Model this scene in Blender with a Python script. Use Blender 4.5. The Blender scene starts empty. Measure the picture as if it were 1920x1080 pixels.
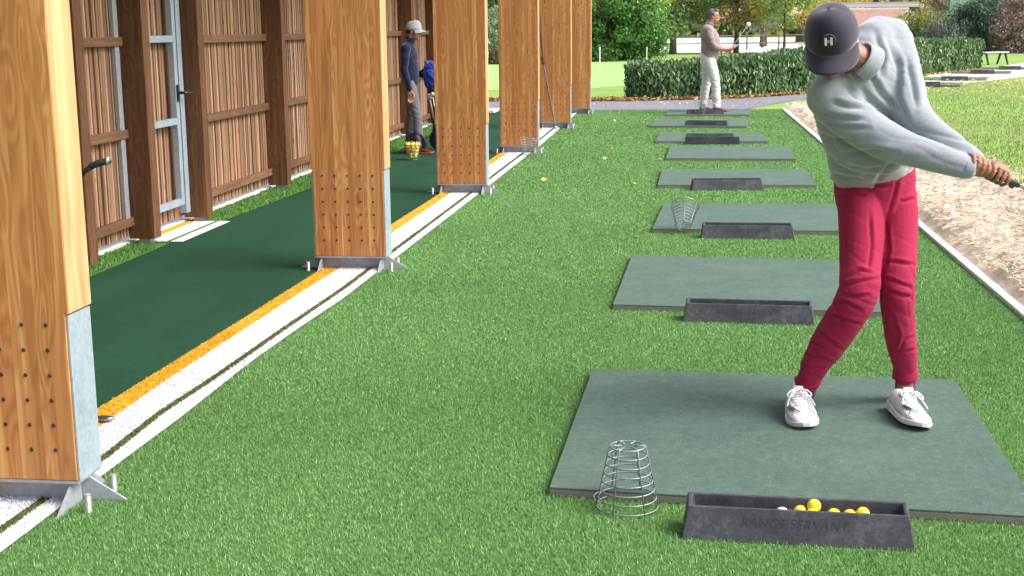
import bpy, bmesh, math, random
import numpy as np
from mathutils import Vector, Matrix

# ------------------------------------------------------------------ camera, sky, sun
F, H, ROLL, YAW, PITCH = 2500.0, 1.55, -0.011, 0.12859336, 0.19331774
sc = bpy.context.scene
C = sc.collection
rng = np.random.default_rng(7)
random.seed(7)

def basis():
    f = np.array([-math.sin(YAW)*math.cos(PITCH), math.cos(YAW)*math.cos(PITCH), -math.sin(PITCH)])
    r = np.array([math.cos(YAW), math.sin(YAW), 0.0]); u = np.cross(r, f)
    return (r*math.cos(ROLL)+u*math.sin(ROLL), -r*math.sin(ROLL)+u*math.cos(ROLL), f)
BR, BU, BF = basis()
def ray(px, py): return BF + BR*(px-960)/F - BU*(py-540)/F
EYE = np.array([0, 0, H])
def G(px, py, z=0.0):                      # survey helper: point of the photo on a level plane
    d = ray(px, py); p = EYE + d*((z-H)/d[2]); return Vector(p)
def P(px, py, Y):                          # survey helper: point of the photo at a known depth
    d = ray(px, py); return Vector(EYE + d*(Y/d[1]))

cd = bpy.data.cameras.new('camera'); cam = bpy.data.objects.new('camera', cd); C.objects.link(cam)
cd.sensor_width = 36; cd.lens = 36*F/1920; cd.clip_start = 0.05; cd.clip_end = 2000
cam.matrix_world = Matrix(((BR[0], BU[0], -BF[0], 0), (BR[1], BU[1], -BF[1], 0), (BR[2], BU[2], -BF[2], H), (0, 0, 0, 1)))
sc.camera = cam
sc.render.resolution_x, sc.render.resolution_y = 1024, 576

SUN_EL, SUN_AZ = math.radians(48), math.radians(100)      # azimuth measured from +Y towards +X
w = bpy.data.worlds.new("World"); sc.world = w; w.use_nodes = True
nt = w.node_tree; nt.nodes.clear()
sky = nt.nodes.new('ShaderNodeTexSky'); sky.sky_type = 'NISHITA'; sky.sun_disc = False
sky.sun_elevation = SUN_EL; sky.sun_rotation = SUN_AZ; sky.dust_density = 3.0; sky.air_density = 0.7; sky.ozone_density = 1.0
bg = nt.nodes.new('ShaderNodeBackground'); bg.inputs['Strength'].default_value = 0.15
out = nt.nodes.new('ShaderNodeOutputWorld')
hs = nt.nodes.new('ShaderNodeHueSaturation'); hs.inputs['Saturation'].default_value = .55      # thin cloud veil: paler sky
nt.links.new(sky.outputs[0], hs.inputs['Color']); nt.links.new(hs.outputs[0], bg.inputs[0]); nt.links.new(bg.outputs[0], out.inputs[0])
sd = bpy.data.lights.new('sun', 'SUN'); sd.energy = 1.9; sd.angle = math.radians(38); sd.color = (1.0, 0.96, 0.9)
so = bpy.data.objects.new('sun', sd); C.objects.link(so)
sdir = Vector((math.sin(SUN_AZ)*math.cos(SUN_EL), math.cos(SUN_AZ)*math.cos(SUN_EL), math.sin(SUN_EL)))
so.rotation_euler = sdir.to_track_quat('Z', 'Y').to_euler()
sc.view_settings.view_transform = 'Standard'; sc.view_settings.look = 'None'
sc.view_settings.exposure = 1.33; sc.view_settings.gamma = 1.0

# ------------------------------------------------------------------ helpers
def L(r, g, b):                            # sRGB 0-255 -> linear
    return tuple((c/255/12.92 if c/255 <= .04045 else ((c/255+.055)/1.055)**2.4) for c in (r, g, b))
def tag(o, label=None, cat=None, group=None, kind=None):
    if label: o['label'] = label
    if cat: o['category'] = cat
    if group: o['group'] = group
    if kind: o['kind'] = kind
    return o
def empty(name, loc=(0, 0, 0), rz=0.0, **k):
    o = bpy.data.objects.new(name, None); C.objects.link(o); o.location = loc; o.rotation_euler = (0, 0, rz)
    o.empty_display_size = 0.1
    return tag(o, **k)
def link(name, me, mat=None, parent=None, smooth=False):
    if mat is not None and not me.materials: me.materials.append(mat)
    o = bpy.data.objects.new(name, me); C.objects.link(o)
    if parent is not None: o.parent = parent
    if smooth: me.polygons.foreach_set('use_smooth', [True]*len(me.polygons)); me.update()
    return o
def copy_tree(o, parent=None):
    c = o.copy(); C.objects.link(c)
    if parent is not None: c.parent = parent
    for ch in list(o.children): copy_tree(ch, c)
    return c

class MB:
    """collects shapes into one mesh"""
    def __init__(s): s.v = []; s.f = []; s.c = []
    def add(s, v, f, col=None):
        n = len(s.v); s.v += [tuple(p) for p in v]; s.f += [tuple(i+n for i in q) for q in f]
        s.c += [col]*len(f); return s
    def box(s, x0, x1, y0, y1, z0, z1, M=None, col=None):
        v = [Vector(p) for p in ((x0,y0,z0),(x1,y0,z0),(x1,y1,z0),(x0,y1,z0),(x0,y0,z1),(x1,y0,z1),(x1,y1,z1),(x0,y1,z1))]
        if M is not None: v = [M @ p for p in v]
        return s.add(v, [(0,3,2,1),(4,5,6,7),(0,1,5,4),(1,2,6,5),(2,3,7,6),(3,0,4,7)], col)
    def prism(s, poly, z0, z1, M=None):      # poly list of (x,y) ccw
        n = len(poly); v = [Vector((x, y, z0)) for x, y in poly]+[Vector((x, y, z1)) for x, y in poly]
        if M is not None: v = [M @ p for p in v]
        return s.add(v, [tuple(range(n-1, -1, -1)), tuple(range(n, 2*n))]+[(i, (i+1) % n, (i+1) % n+n, i+n) for i in range(n)])
    def tube(s, pts, r, n=6, closed=False, cap=True):
        v, f = sweep(pts, [((q, q) if not isinstance(q, tuple) else q) for q in (r if isinstance(r, (list,)) else [r]*len(pts))], n, closed, cap)
        return s.add(v, f)
    def lathe(s, prof, n=24, M=None):        # prof list of (r,z)
        v = []; f = []
        for r, z in prof:
            for i in range(n):
                a = 2*math.pi*i/n; p = Vector((r*math.cos(a), r*math.sin(a), z)); v.append(M @ p if M is not None else p)
        for j in range(len(prof)-1):
            for i in range(n): f.append((j*n+i, j*n+(i+1) % n, (j+1)*n+(i+1) % n, (j+1)*n+i))
        f.append(tuple(range(n-1, -1, -1))); f.append(tuple(range((len(prof)-1)*n, len(prof)*n)))
        return s.add(v, f)
    def ell(s, c, r, M=None, n=16, m=10):
        v = []; f = []; c = Vector(c)
        for j in range(1, m):
            t = math.pi*j/m
            for i in range(n):
                a = 2*math.pi*i/n
                p = Vector((r[0]*math.sin(t)*math.cos(a), r[1]*math.sin(t)*math.sin(a), r[2]*math.cos(t)))
                v.append(p)
        for j in range(m-2):
            for i in range(n): f.append((j*n+i, (j+1)*n+i, (j+1)*n+(i+1) % n, j*n+(i+1) % n))
        v.append(Vector((0, 0, r[2]))); v.append(Vector((0, 0, -r[2]))); t = len(v)-2
        for i in range(n): f.append((t, i, (i+1) % n)); f.append((t+1, (m-2)*n+(i+1) % n, (m-2)*n+i))
        if M is not None: v = [M @ (p + c) for p in v]
        else: v = [p + c for p in v]
        return s.add(v, f)
    def mesh(s, name):
        me = bpy.data.meshes.new(name); me.from_pydata([tuple(p) for p in s.v], [], s.f); me.update()
        if any(c is not None for c in s.c):
            at = me.color_attributes.new('Col', 'FLOAT_COLOR', 'CORNER')
            arr = []
            for c, q in zip(s.c, s.f): arr += list((c or (1, 1, 1)))[:3]*0 + [x for _ in q for x in (*(c or (1, 1, 1)), 1.0)]
            at.data.foreach_set('color', arr)
        return me
    def build(s, name, mat, parent=None, smooth=False, bevel=0, seg=2):
        o = link(name, s.mesh(name), mat, parent, smooth)
        if bevel:
            m = o.modifiers.new('bevel', 'BEVEL'); m.width = bevel; m.segments = seg; m.limit_method = 'ANGLE'; m.angle_limit = math.radians(40)
        return o

def sweep(pts, radii, n=12, closed=False, cap=True, up=None, round_cap=False):
    pts = [Vector(p) for p in pts]; N = len(pts); v = []; f = []
    if round_cap:
        a, b = pts[0], pts[-1]; da = (pts[0]-pts[1]).normalized(); db = (pts[-1]-pts[-2]).normalized()
        ra, rb = radii[0], radii[-1]; ma, mb = min(ra), min(rb)
        pre = [(a+da*ma*math.sin(t), (ra[0]*math.cos(t), ra[1]*math.cos(t))) for t in (1.45, 1.1, .7, .35)]
        post = [(b+db*mb*math.sin(t), (rb[0]*math.cos(t), rb[1]*math.cos(t))) for t in (.35, .7, 1.1, 1.45)]
        pts = [p for p, _ in pre]+pts+[p for p, _ in post]; radii = [r for _, r in pre]+list(radii)+[r for _, r in post]; N = len(pts)
    T = []
    for i in range(N):
        if closed: t = pts[(i+1) % N]-pts[i-1]
        else: t = pts[min(i+1, N-1)]-pts[max(i-1, 0)]
        T.append(t.normalized() if t.length > 1e-9 else Vector((0, 0, 1)))
    if up is None:
        up = Vector((0, 0, 1)) if abs(T[0].z) < .9 else Vector((0, 1, 0))
    nrm = Vector(up)
    for i in range(N):
        nrm = nrm - T[i]*nrm.dot(T[i])
        if nrm.length < 1e-6: nrm = T[i].orthogonal()
        nrm.normalize(); bn = T[i].cross(nrm)
        for k in range(n):
            a = 2*math.pi*k/n; v.append(pts[i]+bn*radii[i][0]*math.cos(a)+nrm*radii[i][1]*math.sin(a))
    for i in range(N if closed else N-1):
        j = (i+1) % N
        for k in range(n): f.append((i*n+k, i*n+(k+1) % n, j*n+(k+1) % n, j*n+k))
    if cap and not closed:
        f.append(tuple(range(n-1, -1, -1))); f.append(tuple(range((N-1)*n, N*n)))
    return v, f

def smooth_pts(pts, rad, sub=4):            # Catmull-Rom through joints and radii
    out_p, out_r = [], []
    A = [np.array((*p, *r), float) for p, r in zip(pts, rad)]
    for i in range(len(A)-1):
        p0, p1, p2, p3 = A[max(i-1, 0)], A[i], A[i+1], A[min(i+2, len(A)-1)]
        for k in range(sub):
            t = k/sub
            q = .5*((2*p1)+(-p0+p2)*t+(2*p0-5*p1+4*p2-p3)*t*t+(-p0+3*p1-3*p2+p3)*t**3)
            out_p.append(Vector(q[:3])); out_r.append((q[3], q[4]))
    out_p.append(Vector(A[-1][:3])); out_r.append((A[-1][3], A[-1][4]))
    return out_p, out_r
def limb(mb, joints, n=18, up=(0, -1, 0), sub=4):     # joints: (Vector, r) or (Vector, rx, ry)
    p = [j[0] for j in joints]; r = [(j[1], j[2] if len(j) > 2 else j[1]) for j in joints]
    p, r = smooth_pts(p, r, sub)
    v, f = sweep(p, r, n, up=Vector(up), round_cap=True); mb.add(v, f)

def vnoise(p, seed=0):                       # numpy value noise, p (N,3) -> 0..1
    i = np.floor(p).astype(np.int64); t = p-i; t = t*t*(3-2*t)
    def h(a, b, c):
        x = (a*374761393+b*668265263+c*2147483647+seed*974634777) & 0xffffffff
        x = ((x ^ (x >> 13))*1274126177) & 0xffffffff; x = x ^ (x >> 16); return (x & 0xffff)/65535.0
    r = 0
    for dx in (0, 1):
        for dy in (0, 1):
            for dz in (0, 1):
                wgt = (t[:, 0] if dx else 1-t[:, 0])*(t[:, 1] if dy else 1-t[:, 1])*(t[:, 2] if dz else 1-t[:, 2])
                r = r+wgt*h(i[:, 0]+dx, i[:, 1]+dy, i[:, 2]+dz)
    return r

def organic(name, mb, voxel, mat, parent, smooth=4, disp=None):
    """one continuous surface out of overlapping volumes"""
    me = mb.mesh('tmp'); o = bpy.data.objects.new('tmp', me); C.objects.link(o)
    m = o.modifiers.new('r', 'REMESH'); m.mode = 'VOXEL'; m.voxel_size = voxel
    s = o.modifiers.new('s', 'SMOOTH'); s.factor = .5; s.iterations = smooth
    dg = bpy.context.evaluated_depsgraph_get(); dg.update()
    m2 = bpy.data.meshes.new_from_object(o.evaluated_get(dg)); bpy.data.objects.remove(o); bpy.data.meshes.remove(me)
    m2.name = name
    if disp is not None:
        n = len(m2.vertices); co = np.empty(n*3); m2.vertices.foreach_get('co', co); co = co.reshape(-1, 3)
        no = np.empty(n*3); m2.vertices.foreach_get('normal', no); no = no.reshape(-1, 3)
        co = co+no*disp(co, no)[:, None]; m2.vertices.foreach_set('co', co.ravel()); m2.update()
    m2.materials.clear()
    return link(name, m2, mat, parent, True)

def raw_mesh(name, V, Fq, cols=None):        # V (N,3), Fq (M,k); cols (M,3) per face
    me = bpy.data.meshes.new(name); V = np.asarray(V, np.float32); Fq = np.asarray(Fq, np.int32); M, k = Fq.shape
    me.vertices.add(len(V)); me.vertices.foreach_set('co', V.ravel())
    me.loops.add(M*k); me.loops.foreach_set('vertex_index', Fq.ravel())
    me.polygons.add(M); me.polygons.foreach_set('loop_start', np.arange(0, M*k, k, dtype=np.int32))
    try: me.polygons.foreach_set('loop_total', np.full(M, k, np.int32))
    except Exception: pass
    if cols is not None:
        at = me.color_attributes.new('Col', 'FLOAT_COLOR', 'CORNER')
        c = np.ones((M, k, 4), np.float32); c[:, :, :3] = np.asarray(cols)[:, None, :]; at.data.foreach_set('color', c.ravel())
    me.update(calc_edges=True); me.validate()
    return me

def blades(xy, h, wd, cols, lean=.5, z0=0.0):
    """upright grass blades: bent two-segment ribbons"""
    n = len(xy); a = rng.uniform(0, 2*np.pi, n); hh = h*rng.uniform(.65, 1.25, n); ww = wd*rng.uniform(.7, 1.3, n)
    d = rng.uniform(0, 2*np.pi, n); le = hh*lean*rng.uniform(.1, 1.0, n)
    cx, cy = np.cos(a)*ww/2, np.sin(a)*ww/2; lx, ly = np.cos(d)*le, np.sin(d)*le
    z0 = np.broadcast_to(z0, (n,))
    V = np.zeros((n, 5, 3))
    V[:, 0] = np.c_[xy[:, 0]-cx, xy[:, 1]-cy, z0]; V[:, 1] = np.c_[xy[:, 0]+cx, xy[:, 1]+cy, z0]
    V[:, 2] = np.c_[xy[:, 0]+cx*.8+lx*.35, xy[:, 1]+cy*.8+ly*.35, z0+hh*.6]; V[:, 3] = np.c_[xy[:, 0]-cx*.8+lx*.35, xy[:, 1]-cy*.8+ly*.35, z0+hh*.6]
    V[:, 4] = np.c_[xy[:, 0]+lx, xy[:, 1]+ly, z0+hh]
    b = np.arange(n)*5
    tri = np.stack([np.c_[b, b+1, b+2], np.c_[b, b+2, b+3], np.c_[b+3, b+2, b+4]], 1).reshape(-1, 3)
    return V.reshape(-1, 3), tri, np.repeat(cols, 3, 0)
def leaves(cen, size, aspect, cols, nrm=None, up=None):
    """leaf-sized rhombic faces, slightly folded"""
    n = len(cen)
    if up is None: up = rng.normal(size=(n, 3))
    up = up/np.linalg.norm(up, axis=1)[:, None]
    r = rng.normal(size=(n, 3)) if nrm is None else nrm+rng.normal(size=(n, 3))*.5
    s = np.cross(up, r); s /= (np.linalg.norm(s, axis=1)[:, None]+1e-9)
    sz = (size*rng.uniform(.6, 1.35, n))[:, None]; nn = np.cross(s, up)
    V = np.zeros((n, 4, 3)); V[:, 0] = cen-up*sz*.5; V[:, 1] = cen+s*sz*aspect*.5+nn*sz*.08; V[:, 2] = cen+up*sz*.5; V[:, 3] = cen-s*sz*aspect*.5+nn*sz*.08
    b = np.arange(n)*4
    return V.reshape(-1, 3), np.c_[b, b+1, b+2, b+3], cols
def palette(n, cols, wts, jit=.18):
    cols = np.array(cols); k = rng.choice(len(cols), n, p=np.array(wts)/sum(wts)); c = cols[k]*rng.uniform(1-jit, 1+jit, (n, 1)); return c

# ------------------------------------------------------------------ materials
def mat(name):
    m = bpy.data.materials.new(name); m.use_nodes = True; t = m.node_tree; t.nodes.clear()
    o = t.nodes.new('ShaderNodeOutputMaterial'); b = t.nodes.new('ShaderNodeBsdfPrincipled'); t.links.new(b.outputs[0], o.inputs[0])
    return m, t, b
class N:
    """tiny node-graph writer"""
    def __init__(s, t): s.t = t
    def n(s, typ, **k):
        x = s.t.nodes.new(typ)
        for a, b in k.items(): setattr(x, a, b)
        return x
    def l(s, a, b): s.t.links.new(a, b)
    def val(s, x, sock):
        if hasattr(x, 'links'): s.l(x, sock)
        else: sock.default_value = x
    def math(s, op, a, b=0.0, c=None, clamp=False):
        x = s.n('ShaderNodeMath', operation=op, use_clamp=clamp); s.val(a, x.inputs[0]); s.val(b, x.inputs[1])
        if c is not None: s.val(c, x.inputs[2])
        return x.outputs[0]
    def coord(s, which='Object'): return s.n('ShaderNodeTexCoord').outputs[which]
    def mapping(s, v, scale=(1, 1, 1), loc=(0, 0, 0)):
        x = s.n('ShaderNodeMapping'); s.l(v, x.inputs[0]); x.inputs['Scale'].default_value = scale; x.inputs['Location'].default_value = loc; return x.outputs[0]
    def noise(s, v, scale, detail=3, rough=.55, dist=0.0):
        x = s.n('ShaderNodeTexNoise'); s.l(v, x.inputs['Vector']); x.inputs['Scale'].default_value = scale; x.inputs['Detail'].default_value = detail
        x.inputs['Roughness'].default_value = rough; x.inputs['Distortion'].default_value = dist; return x.outputs['Fac']
    def ramp(s, f, stops):
        x = s.n('ShaderNodeValToRGB'); s.val(f, x.inputs[0]); e = x.color_ramp.elements
        while len(e) < len(stops): e.new(.5)
        for q, (p, c) in zip(e, stops): q.position = p; q.color = (*c, 1)
        return x.outputs[0]
    def mix(s, f, a, b, mode='MIX'):
        x = s.n('ShaderNodeMix', data_type='RGBA', blend_type=mode); s.val(f, x.inputs[0])
        for v, i in ((a, 6), (b, 7)):
            if hasattr(v, 'links'): s.l(v, x.inputs[i])
            else: x.inputs[i].default_value = (*v, 1)
        return x.outputs[2]
    def bump(s, h, strength, dist=.01, normal=None):
        x = s.n('ShaderNodeBump'); x.inputs['Strength'].default_value = strength; x.inputs['Distance'].default_value = dist; s.l(h, x.inputs['Height'])
        if normal is not None: s.l(normal, x.inputs['Normal'])
        return x.outputs[0]
def plain(name, col, rough=.6, metal=0.0, var=.15, scale=20, bump=.0, bscale=60, spec=.5, bdist=.004, var2=0, scale2=3):
    m, t, b = mat(name); g = N(t); v = g.coord()
    f = g.noise(v, scale, 5, .6)
    c = g.ramp(f, [(.3, tuple(x*(1-var) for x in col)), (.7, tuple(min(1, x*(1+var)) for x in col))])
    if var2:
        f2 = g.noise(v, scale2, 4, .6); c = g.mix(1.0, c, g.ramp(f2, [(.35, (1-var2,)*3), (.65, (1, 1, 1))]), 'MULTIPLY')
    g.l(c, b.inputs['Base Color']); b.inputs['Roughness'].default_value = rough; b.inputs['Metallic'].default_value = metal
    b.inputs['Specular IOR Level'].default_value = spec
    if bump: g.l(g.bump(g.noise(v, bscale, 6, .65), bump, bdist), b.inputs['Normal'])
    return m
def attr_mat(name, rough=.6, spec=.3, trans=0.0, noise_var=.0, scale=3.0):
    m, t, b = mat(name); g = N(t); a = g.n('ShaderNodeAttribute', attribute_name='Col').outputs['Color']
    if noise_var:
        f = g.noise(g.coord(), scale, 4, .6); a = g.mix(1.0, a, g.ramp(f, [(.3, (1-noise_var,)*3), (.7, (1+noise_var,)*3)]), 'MULTIPLY')
    g.l(a, b.inputs['Base Color']); b.inputs['Roughness'].default_value = rough; b.inputs['Specular IOR Level'].default_value = spec
    if trans:
        tr = g.n('ShaderNodeBsdfTranslucent'); g.l(a, tr.inputs[0]); mx = g.n('ShaderNodeMixShader'); mx.inputs[0].default_value = trans
        g.l(b.outputs[0], mx.inputs[1]); g.l(tr.outputs[0], mx.inputs[2])
        o = [n for n in t.nodes if n.type == 'OUTPUT_MATERIAL'][0]; g.l(mx.outputs[0], o.inputs[0])
    return m

def wood_mat(name, dark, mid, light, lam=.042, fig=38, knots=1.0, axis='Z', knot_col=(.09, .035, .012), rough=.55, lamvar=.35, ringw=.13):
    """glued-laminated or sawn timber: lamella tint, figure grain, fine streaks, knots"""
    m, t, b = mat(name); g = N(t); v = g.coord()
    info = g.n('ShaderNodeObjectInfo').outputs['Random']
    sep = g.n('ShaderNodeSeparateXYZ'); g.l(v, sep.inputs[0]); X, Y, Z = sep.outputs
    if axis == 'Y': X, Y, Z = sep.outputs[2], sep.outputs[0], sep.outputs[1]
    s = g.math('ADD', X, g.math('MULTIPLY', Y, .9))
    li = g.math('FLOOR', g.math('DIVIDE', g.math('ADD', s, 50.0), lam))
    wn = g.n('ShaderNodeTexWhiteNoise', noise_dimensions='2D'); cv = g.n('ShaderNodeCombineXYZ'); g.l(li, cv.inputs[0]); g.l(g.math('MULTIPLY', info, 57.0), cv.inputs[1]); g.l(cv.outputs[0], wn.inputs['Vector'])
    lr = wn.outputs['Value']
    off = g.math('MULTIPLY', g.math('ADD', lr, info), 40.0)
    c = g.n('ShaderNodeCombineXYZ'); g.l(X, c.inputs[0]); g.l(g.math('ADD', Y, off), c.inputs[1]); g.l(Z, c.inputs[2])
    base = c.outputs[0]
    # knots
    kv = g.mapping(base, (9, 9, 2.6)); vo = g.n('ShaderNodeTexVoronoi', feature='F1'); g.l(kv, vo.inputs['Vector']); vo.inputs['Scale'].default_value = 1.0; vo.inputs['Randomness'].default_value = 1.0
    kd = vo.outputs['Distance']
    kpull = g.math('MULTIPLY', g.math('SUBTRACT', .5, kd, clamp=True), .5*knots)
    fg = g.noise(g.mapping(base, (8.5, 8.5, .45)), 1.0, 2, .4, .6)
    rings = g.math('SINE', g.math('MULTIPLY', g.math('ADD', fg, kpull), float(fig)*2))
    rings = g.math('MULTIPLY_ADD', rings, .5, .5)
    streak = g.noise(g.mapping(base, (170, 170, 2.5)), 1.0, 3, .6)
    wide = g.noise(g.mapping(base, (30, 30, 1.2)), 1.0, 3, .5)
    f = g.math('ADD', g.math('MULTIPLY', rings, ringw), g.math('ADD', g.math('MULTIPLY', streak, .40), g.math('ADD', g.math('MULTIPLY', wide, .62-.0*ringw), g.math('MULTIPLY', g.math('SUBTRACT', lr, .5), lamvar))))
    col = g.ramp(f, [(.30, light), (.55, mid), (.88, dark)])
    km = g.ramp(kd, [(.0, (1, 1, 1)), (.05, (.8, .8, .8)), (.09, (.25, .25, .25)), (.16, (0, 0, 0))])
    kmf = g.math('MULTIPLY', km, min(1.0, .8*knots))
    col = g.mix(kmf, col, knot_col)
    big = g.noise(g.mapping(base, (3, 3, .8)), 1.0, 3, .6)
    col = g.mix(1.0, col, g.ramp(big, [(.3, (.86, .84, .82)), (.7, (1.1, 1.1, 1.1))]), 'MULTIPLY')
    g.l(col, b.inputs['Base Color']); b.inputs['Roughness'].default_value = rough; b.inputs['Specular IOR Level'].default_value = .25
    g.l(g.bump(g.math('ADD', rings, g.math('MULTIPLY', streak, 1.0)), .12, .002), b.inputs['Normal'])
    return m

M = {}
M['glulam'] = wood_mat('glulam', (.35, .135, .043), (.48, .212, .072), (.60, .325, .128), fig=34, knot_col=(.14, .045, .016), ringw=.26, lamvar=.30)
M['glulam_side'] = wood_mat('glulam_side', (.36, .20, .08), (.50, .32, .15), (.60, .42, .22), lam=.4, knots=.3, lamvar=.1, fig=18, ringw=.18)
M['wall_post'] = wood_mat('wall_post', (.06, .023, .011), (.13, .055, .026), (.22, .11, .055), lam=.5, knots=.9, lamvar=.1, knot_col=(.03, .012, .006))
M['rail'] = wood_mat('rail', (.09, .042, .02), (.17, .085, .045), (.26, .15, .08), lam=.5, knots=.8, axis='Y', lamvar=.1, knot_col=(.04, .02, .01))
def slat_material():
    m, t, b = mat('slat'); g = N(t); v = g.coord(); a = g.n('ShaderNodeAttribute', attribute_name='Col').outputs['Color']
    s = g.noise(g.mapping(v, (90, 90, 2.0)), 1.0, 4, .6); w_ = g.noise(g.mapping(v, (25, 25, 1.3)), 1.0, 3, .5)
    c = g.mix(1.0, a, g.ramp(g.math('ADD', g.math('MULTIPLY', s, .6), g.math('MULTIPLY', w_, .5)), [(.35, (.55, .52, .5)), (.7, (1.35, 1.35, 1.35))]), 'MULTIPLY')
    kv = g.mapping(v, (14, 22, 4.5)); vo = g.n('ShaderNodeTexVoronoi', feature='F1'); g.l(kv, vo.inputs['Vector']); vo.inputs['Scale'].default_value = 1.0
    c = g.mix(g.ramp(vo.outputs['Distance'], [(.0, (.8,)*3), (.10, (.6,)*3), (.17, (0, 0, 0))]), c, (.025, .01, .006))
    g.l(c, b.inputs['Base Color']); b.inputs['Roughness'].default_value = .7; b.inputs['Specular IOR Level'].default_value = .2
    return m
M['slat'] = slat_material()
def galv(name, col, var=.18):
    m, t, b = mat(name); g = N(t); v = g.coord(); vo = g.n('ShaderNodeTexVoronoi'); g.l(v, vo.inputs['Vector']); vo.inputs['Scale'].default_value = 60
    f = g.math('ADD', g.math('MULTIPLY', vo.outputs['Color'], .35), g.noise(g.mapping(v, (1, 1, .5)), 9, 6, .7))
    c = g.ramp(f, [(.35, tuple(x*(1-var) for x in col)), (.8, tuple(min(1, x*(1+var)) for x in col))])
    g.l(c, b.inputs['Base Color']); b.inputs['Roughness'].default_value = .48; b.inputs['Metallic'].default_value = .25
    return m
M['galv'] = galv('galvanised', (.30, .36, .41))
M['galv_dull'] = galv('galvanised_dull', (.32, .33, .36))
M['bolt'] = plain('bolt', (.05, .045, .05), .5, .6)
M['zinc'] = plain('zinc', (.5, .48, .46), .4, .7, var=.25, scale=200)
M['wire'] = plain('wire', (.24, .265, .265), .45, .45, var=.2, scale=60)
M['rubber'], _t, _b = mat('rubber'); _g = N(_t); _v = _g.coord()
_f = _g.math('ADD', _g.math('MULTIPLY', _g.noise(_v, 9, 6, .7), .55), _g.math('MULTIPLY', _g.noise(_v, 45, 5, .75), .45))
_g.l(_g.ramp(_f, [(.38, (.020, .021, .027)), (.52, (.036, .037, .045)), (.62, (.075, .076, .085)), (.74, (.15, .15, .16))]), _b.inputs['Base Color']); _b.inputs['Roughness'].default_value = .6
_g.l(_g.bump(_g.noise(_v, 90, 6, .7), .4, .004), _b.inputs['Normal'])
M['letter'] = plain('letter', (.019, .019, .024), .6)
M['black'] = plain('black', (.015, .015, .017), .4)
M['concrete'] = plain('concrete', (.84, .80, .72), .85, var=.08, scale=30, bump=.2)  # albedo raised: sunlight on the wall footing is put into this colour
M['foliage'] = attr_mat('foliage', .5, .35, .25)
M['blade'] = attr_mat('blade', .55, .25, .2)
M['fibre'] = attr_mat('fibre', .75, .15, .1)
M['straw'] = attr_mat('straw', .8, .15, .1)
M['bark'] = plain('bark', (.10, .075, .055), .9, var=.4, scale=6, bump=.6, bscale=12, bdist=.03)

def ground_mat(name, stops, scale, bscale=80, bump=.4, rough=.9, extra=None, bdist=.01):
    m, t, b = mat(name); g = N(t); v = g.coord()
    f = g.math('ADD', g.math('MULTIPLY', g.noise(v, scale, 6, .65), .6), g.math('MULTIPLY', g.noise(v, scale*9, 5, .7), .4))
    c = g.ramp(f, stops)
    if extra: c = extra(g, v, c)
    g.l(c, b.inputs['Base Color']); b.inputs['Roughness'].default_value = rough; b.inputs['Specular IOR Level'].default_value = .2
    g.l(g.bump(g.noise(v, bscale, 5, .7), bump, bdist), b.inputs['Normal'])
    return m
M['lawn'] = ground_mat('lawn', [(.3, (.15, .235, .05)), (.5, (.20, .30, .07)), (.7, (.26, .36, .10))], .35, 14, .5, bdist=.03)
M['green'] = ground_mat('putting_green', [(.3, (.24, .37, .115)), (.7, (.29, .42, .15))], .4, 30, .2)
M['turf'] = ground_mat('turf', [(.3, (.085, .175, .042)), (.7, (.13, .25, .065))], 3, 200, .8)
def speck(thr, colr, sc_=160):
    def fn(g, v, c):
        vo = g.n('ShaderNodeTexVoronoi', feature='F1'); g.l(v, vo.inputs['Vector']); vo.inputs['Scale'].default_value = sc_
        k = g.math('MULTIPLY', g.math('LESS_THAN', vo.outputs['Distance'], .22), g.math('GREATER_THAN', g.n_sep(vo.outputs['Color']), thr))
        return g.mix(g.math('MULTIPLY', k, .6), c, colr)
    return fn
def _nsep(self, col):
    x = self.n('ShaderNodeSeparateColor'); self.l(col, x.inputs[0]); return x.outputs[0]
N.n_sep = _nsep
def pile(g, v, c):
    c = g.mix(1.0, c, g.ramp(g.noise(v, 120, 3, .8), [(.36, (.55,)*3), (.66, (1.6, 1.5, 1.6))]), 'MULTIPLY')
    c = g.mix(1.0, c, g.ramp(g.noise(g.mapping(v, (2, .6, 1)), 1.2, 4, .6), [(.35, (.88,)*3), (.65, (1.14,)*3)]), 'MULTIPLY')
    return speck(.86, (.06, .19, .11), 130)(g, v, c)
M['carpet'] = ground_mat('carpet', [(.3, (.007, .042, .019)), (.7, (.012, .062, .029))], 14, 300, 1.0, extra=pile, bdist=.006)
def worn(g, v, c):
    c = speck(.90, (.40, .48, .43), 120)(g, v, c)
    p = g.noise(g.mapping(v, (1.1, 1.6, 1), (3, 1, 0)), 1.6, 5, .62); c = g.mix(g.math('MULTIPLY', g.ramp(p, [(.50, (0, 0, 0)), (.72, (1, 1, 1))]), .35), c, (.17, .20, .17))
    d = g.noise(v, 38, 4, .7); c = g.mix(1.0, c, g.ramp(d, [(.3, (.80,)*3), (.7, (1.16,)*3)]), 'MULTIPLY')
    s = g.noise(g.mapping(v, (3, 9, 1)), 4, 4, .7); return g.mix(g.math('MULTIPLY', g.ramp(s, [(.70, (0, 0, 0)), (.78, (1, 1, 1))]), .5), c, (.035, .05, .042))
M['mat_top'] = ground_mat('mat_top', [(.3, (.072, .116, .092)), (.7, (.096, .146, .116))], 5, 300, .9, extra=worn, bdist=.005)
M['mat_base'] = ground_mat('mat_base', [(.3, (.16, .135, .12)), (.7, (.24, .205, .18))], 20, 200, .6)
M['asphalt'] = ground_mat('asphalt', [(.3, (.15, .147, .175)), (.7, (.22, .215, .245))], 1.2, 160, .5, extra=speck(.9, (.35, .35, .38), 60))
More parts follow.
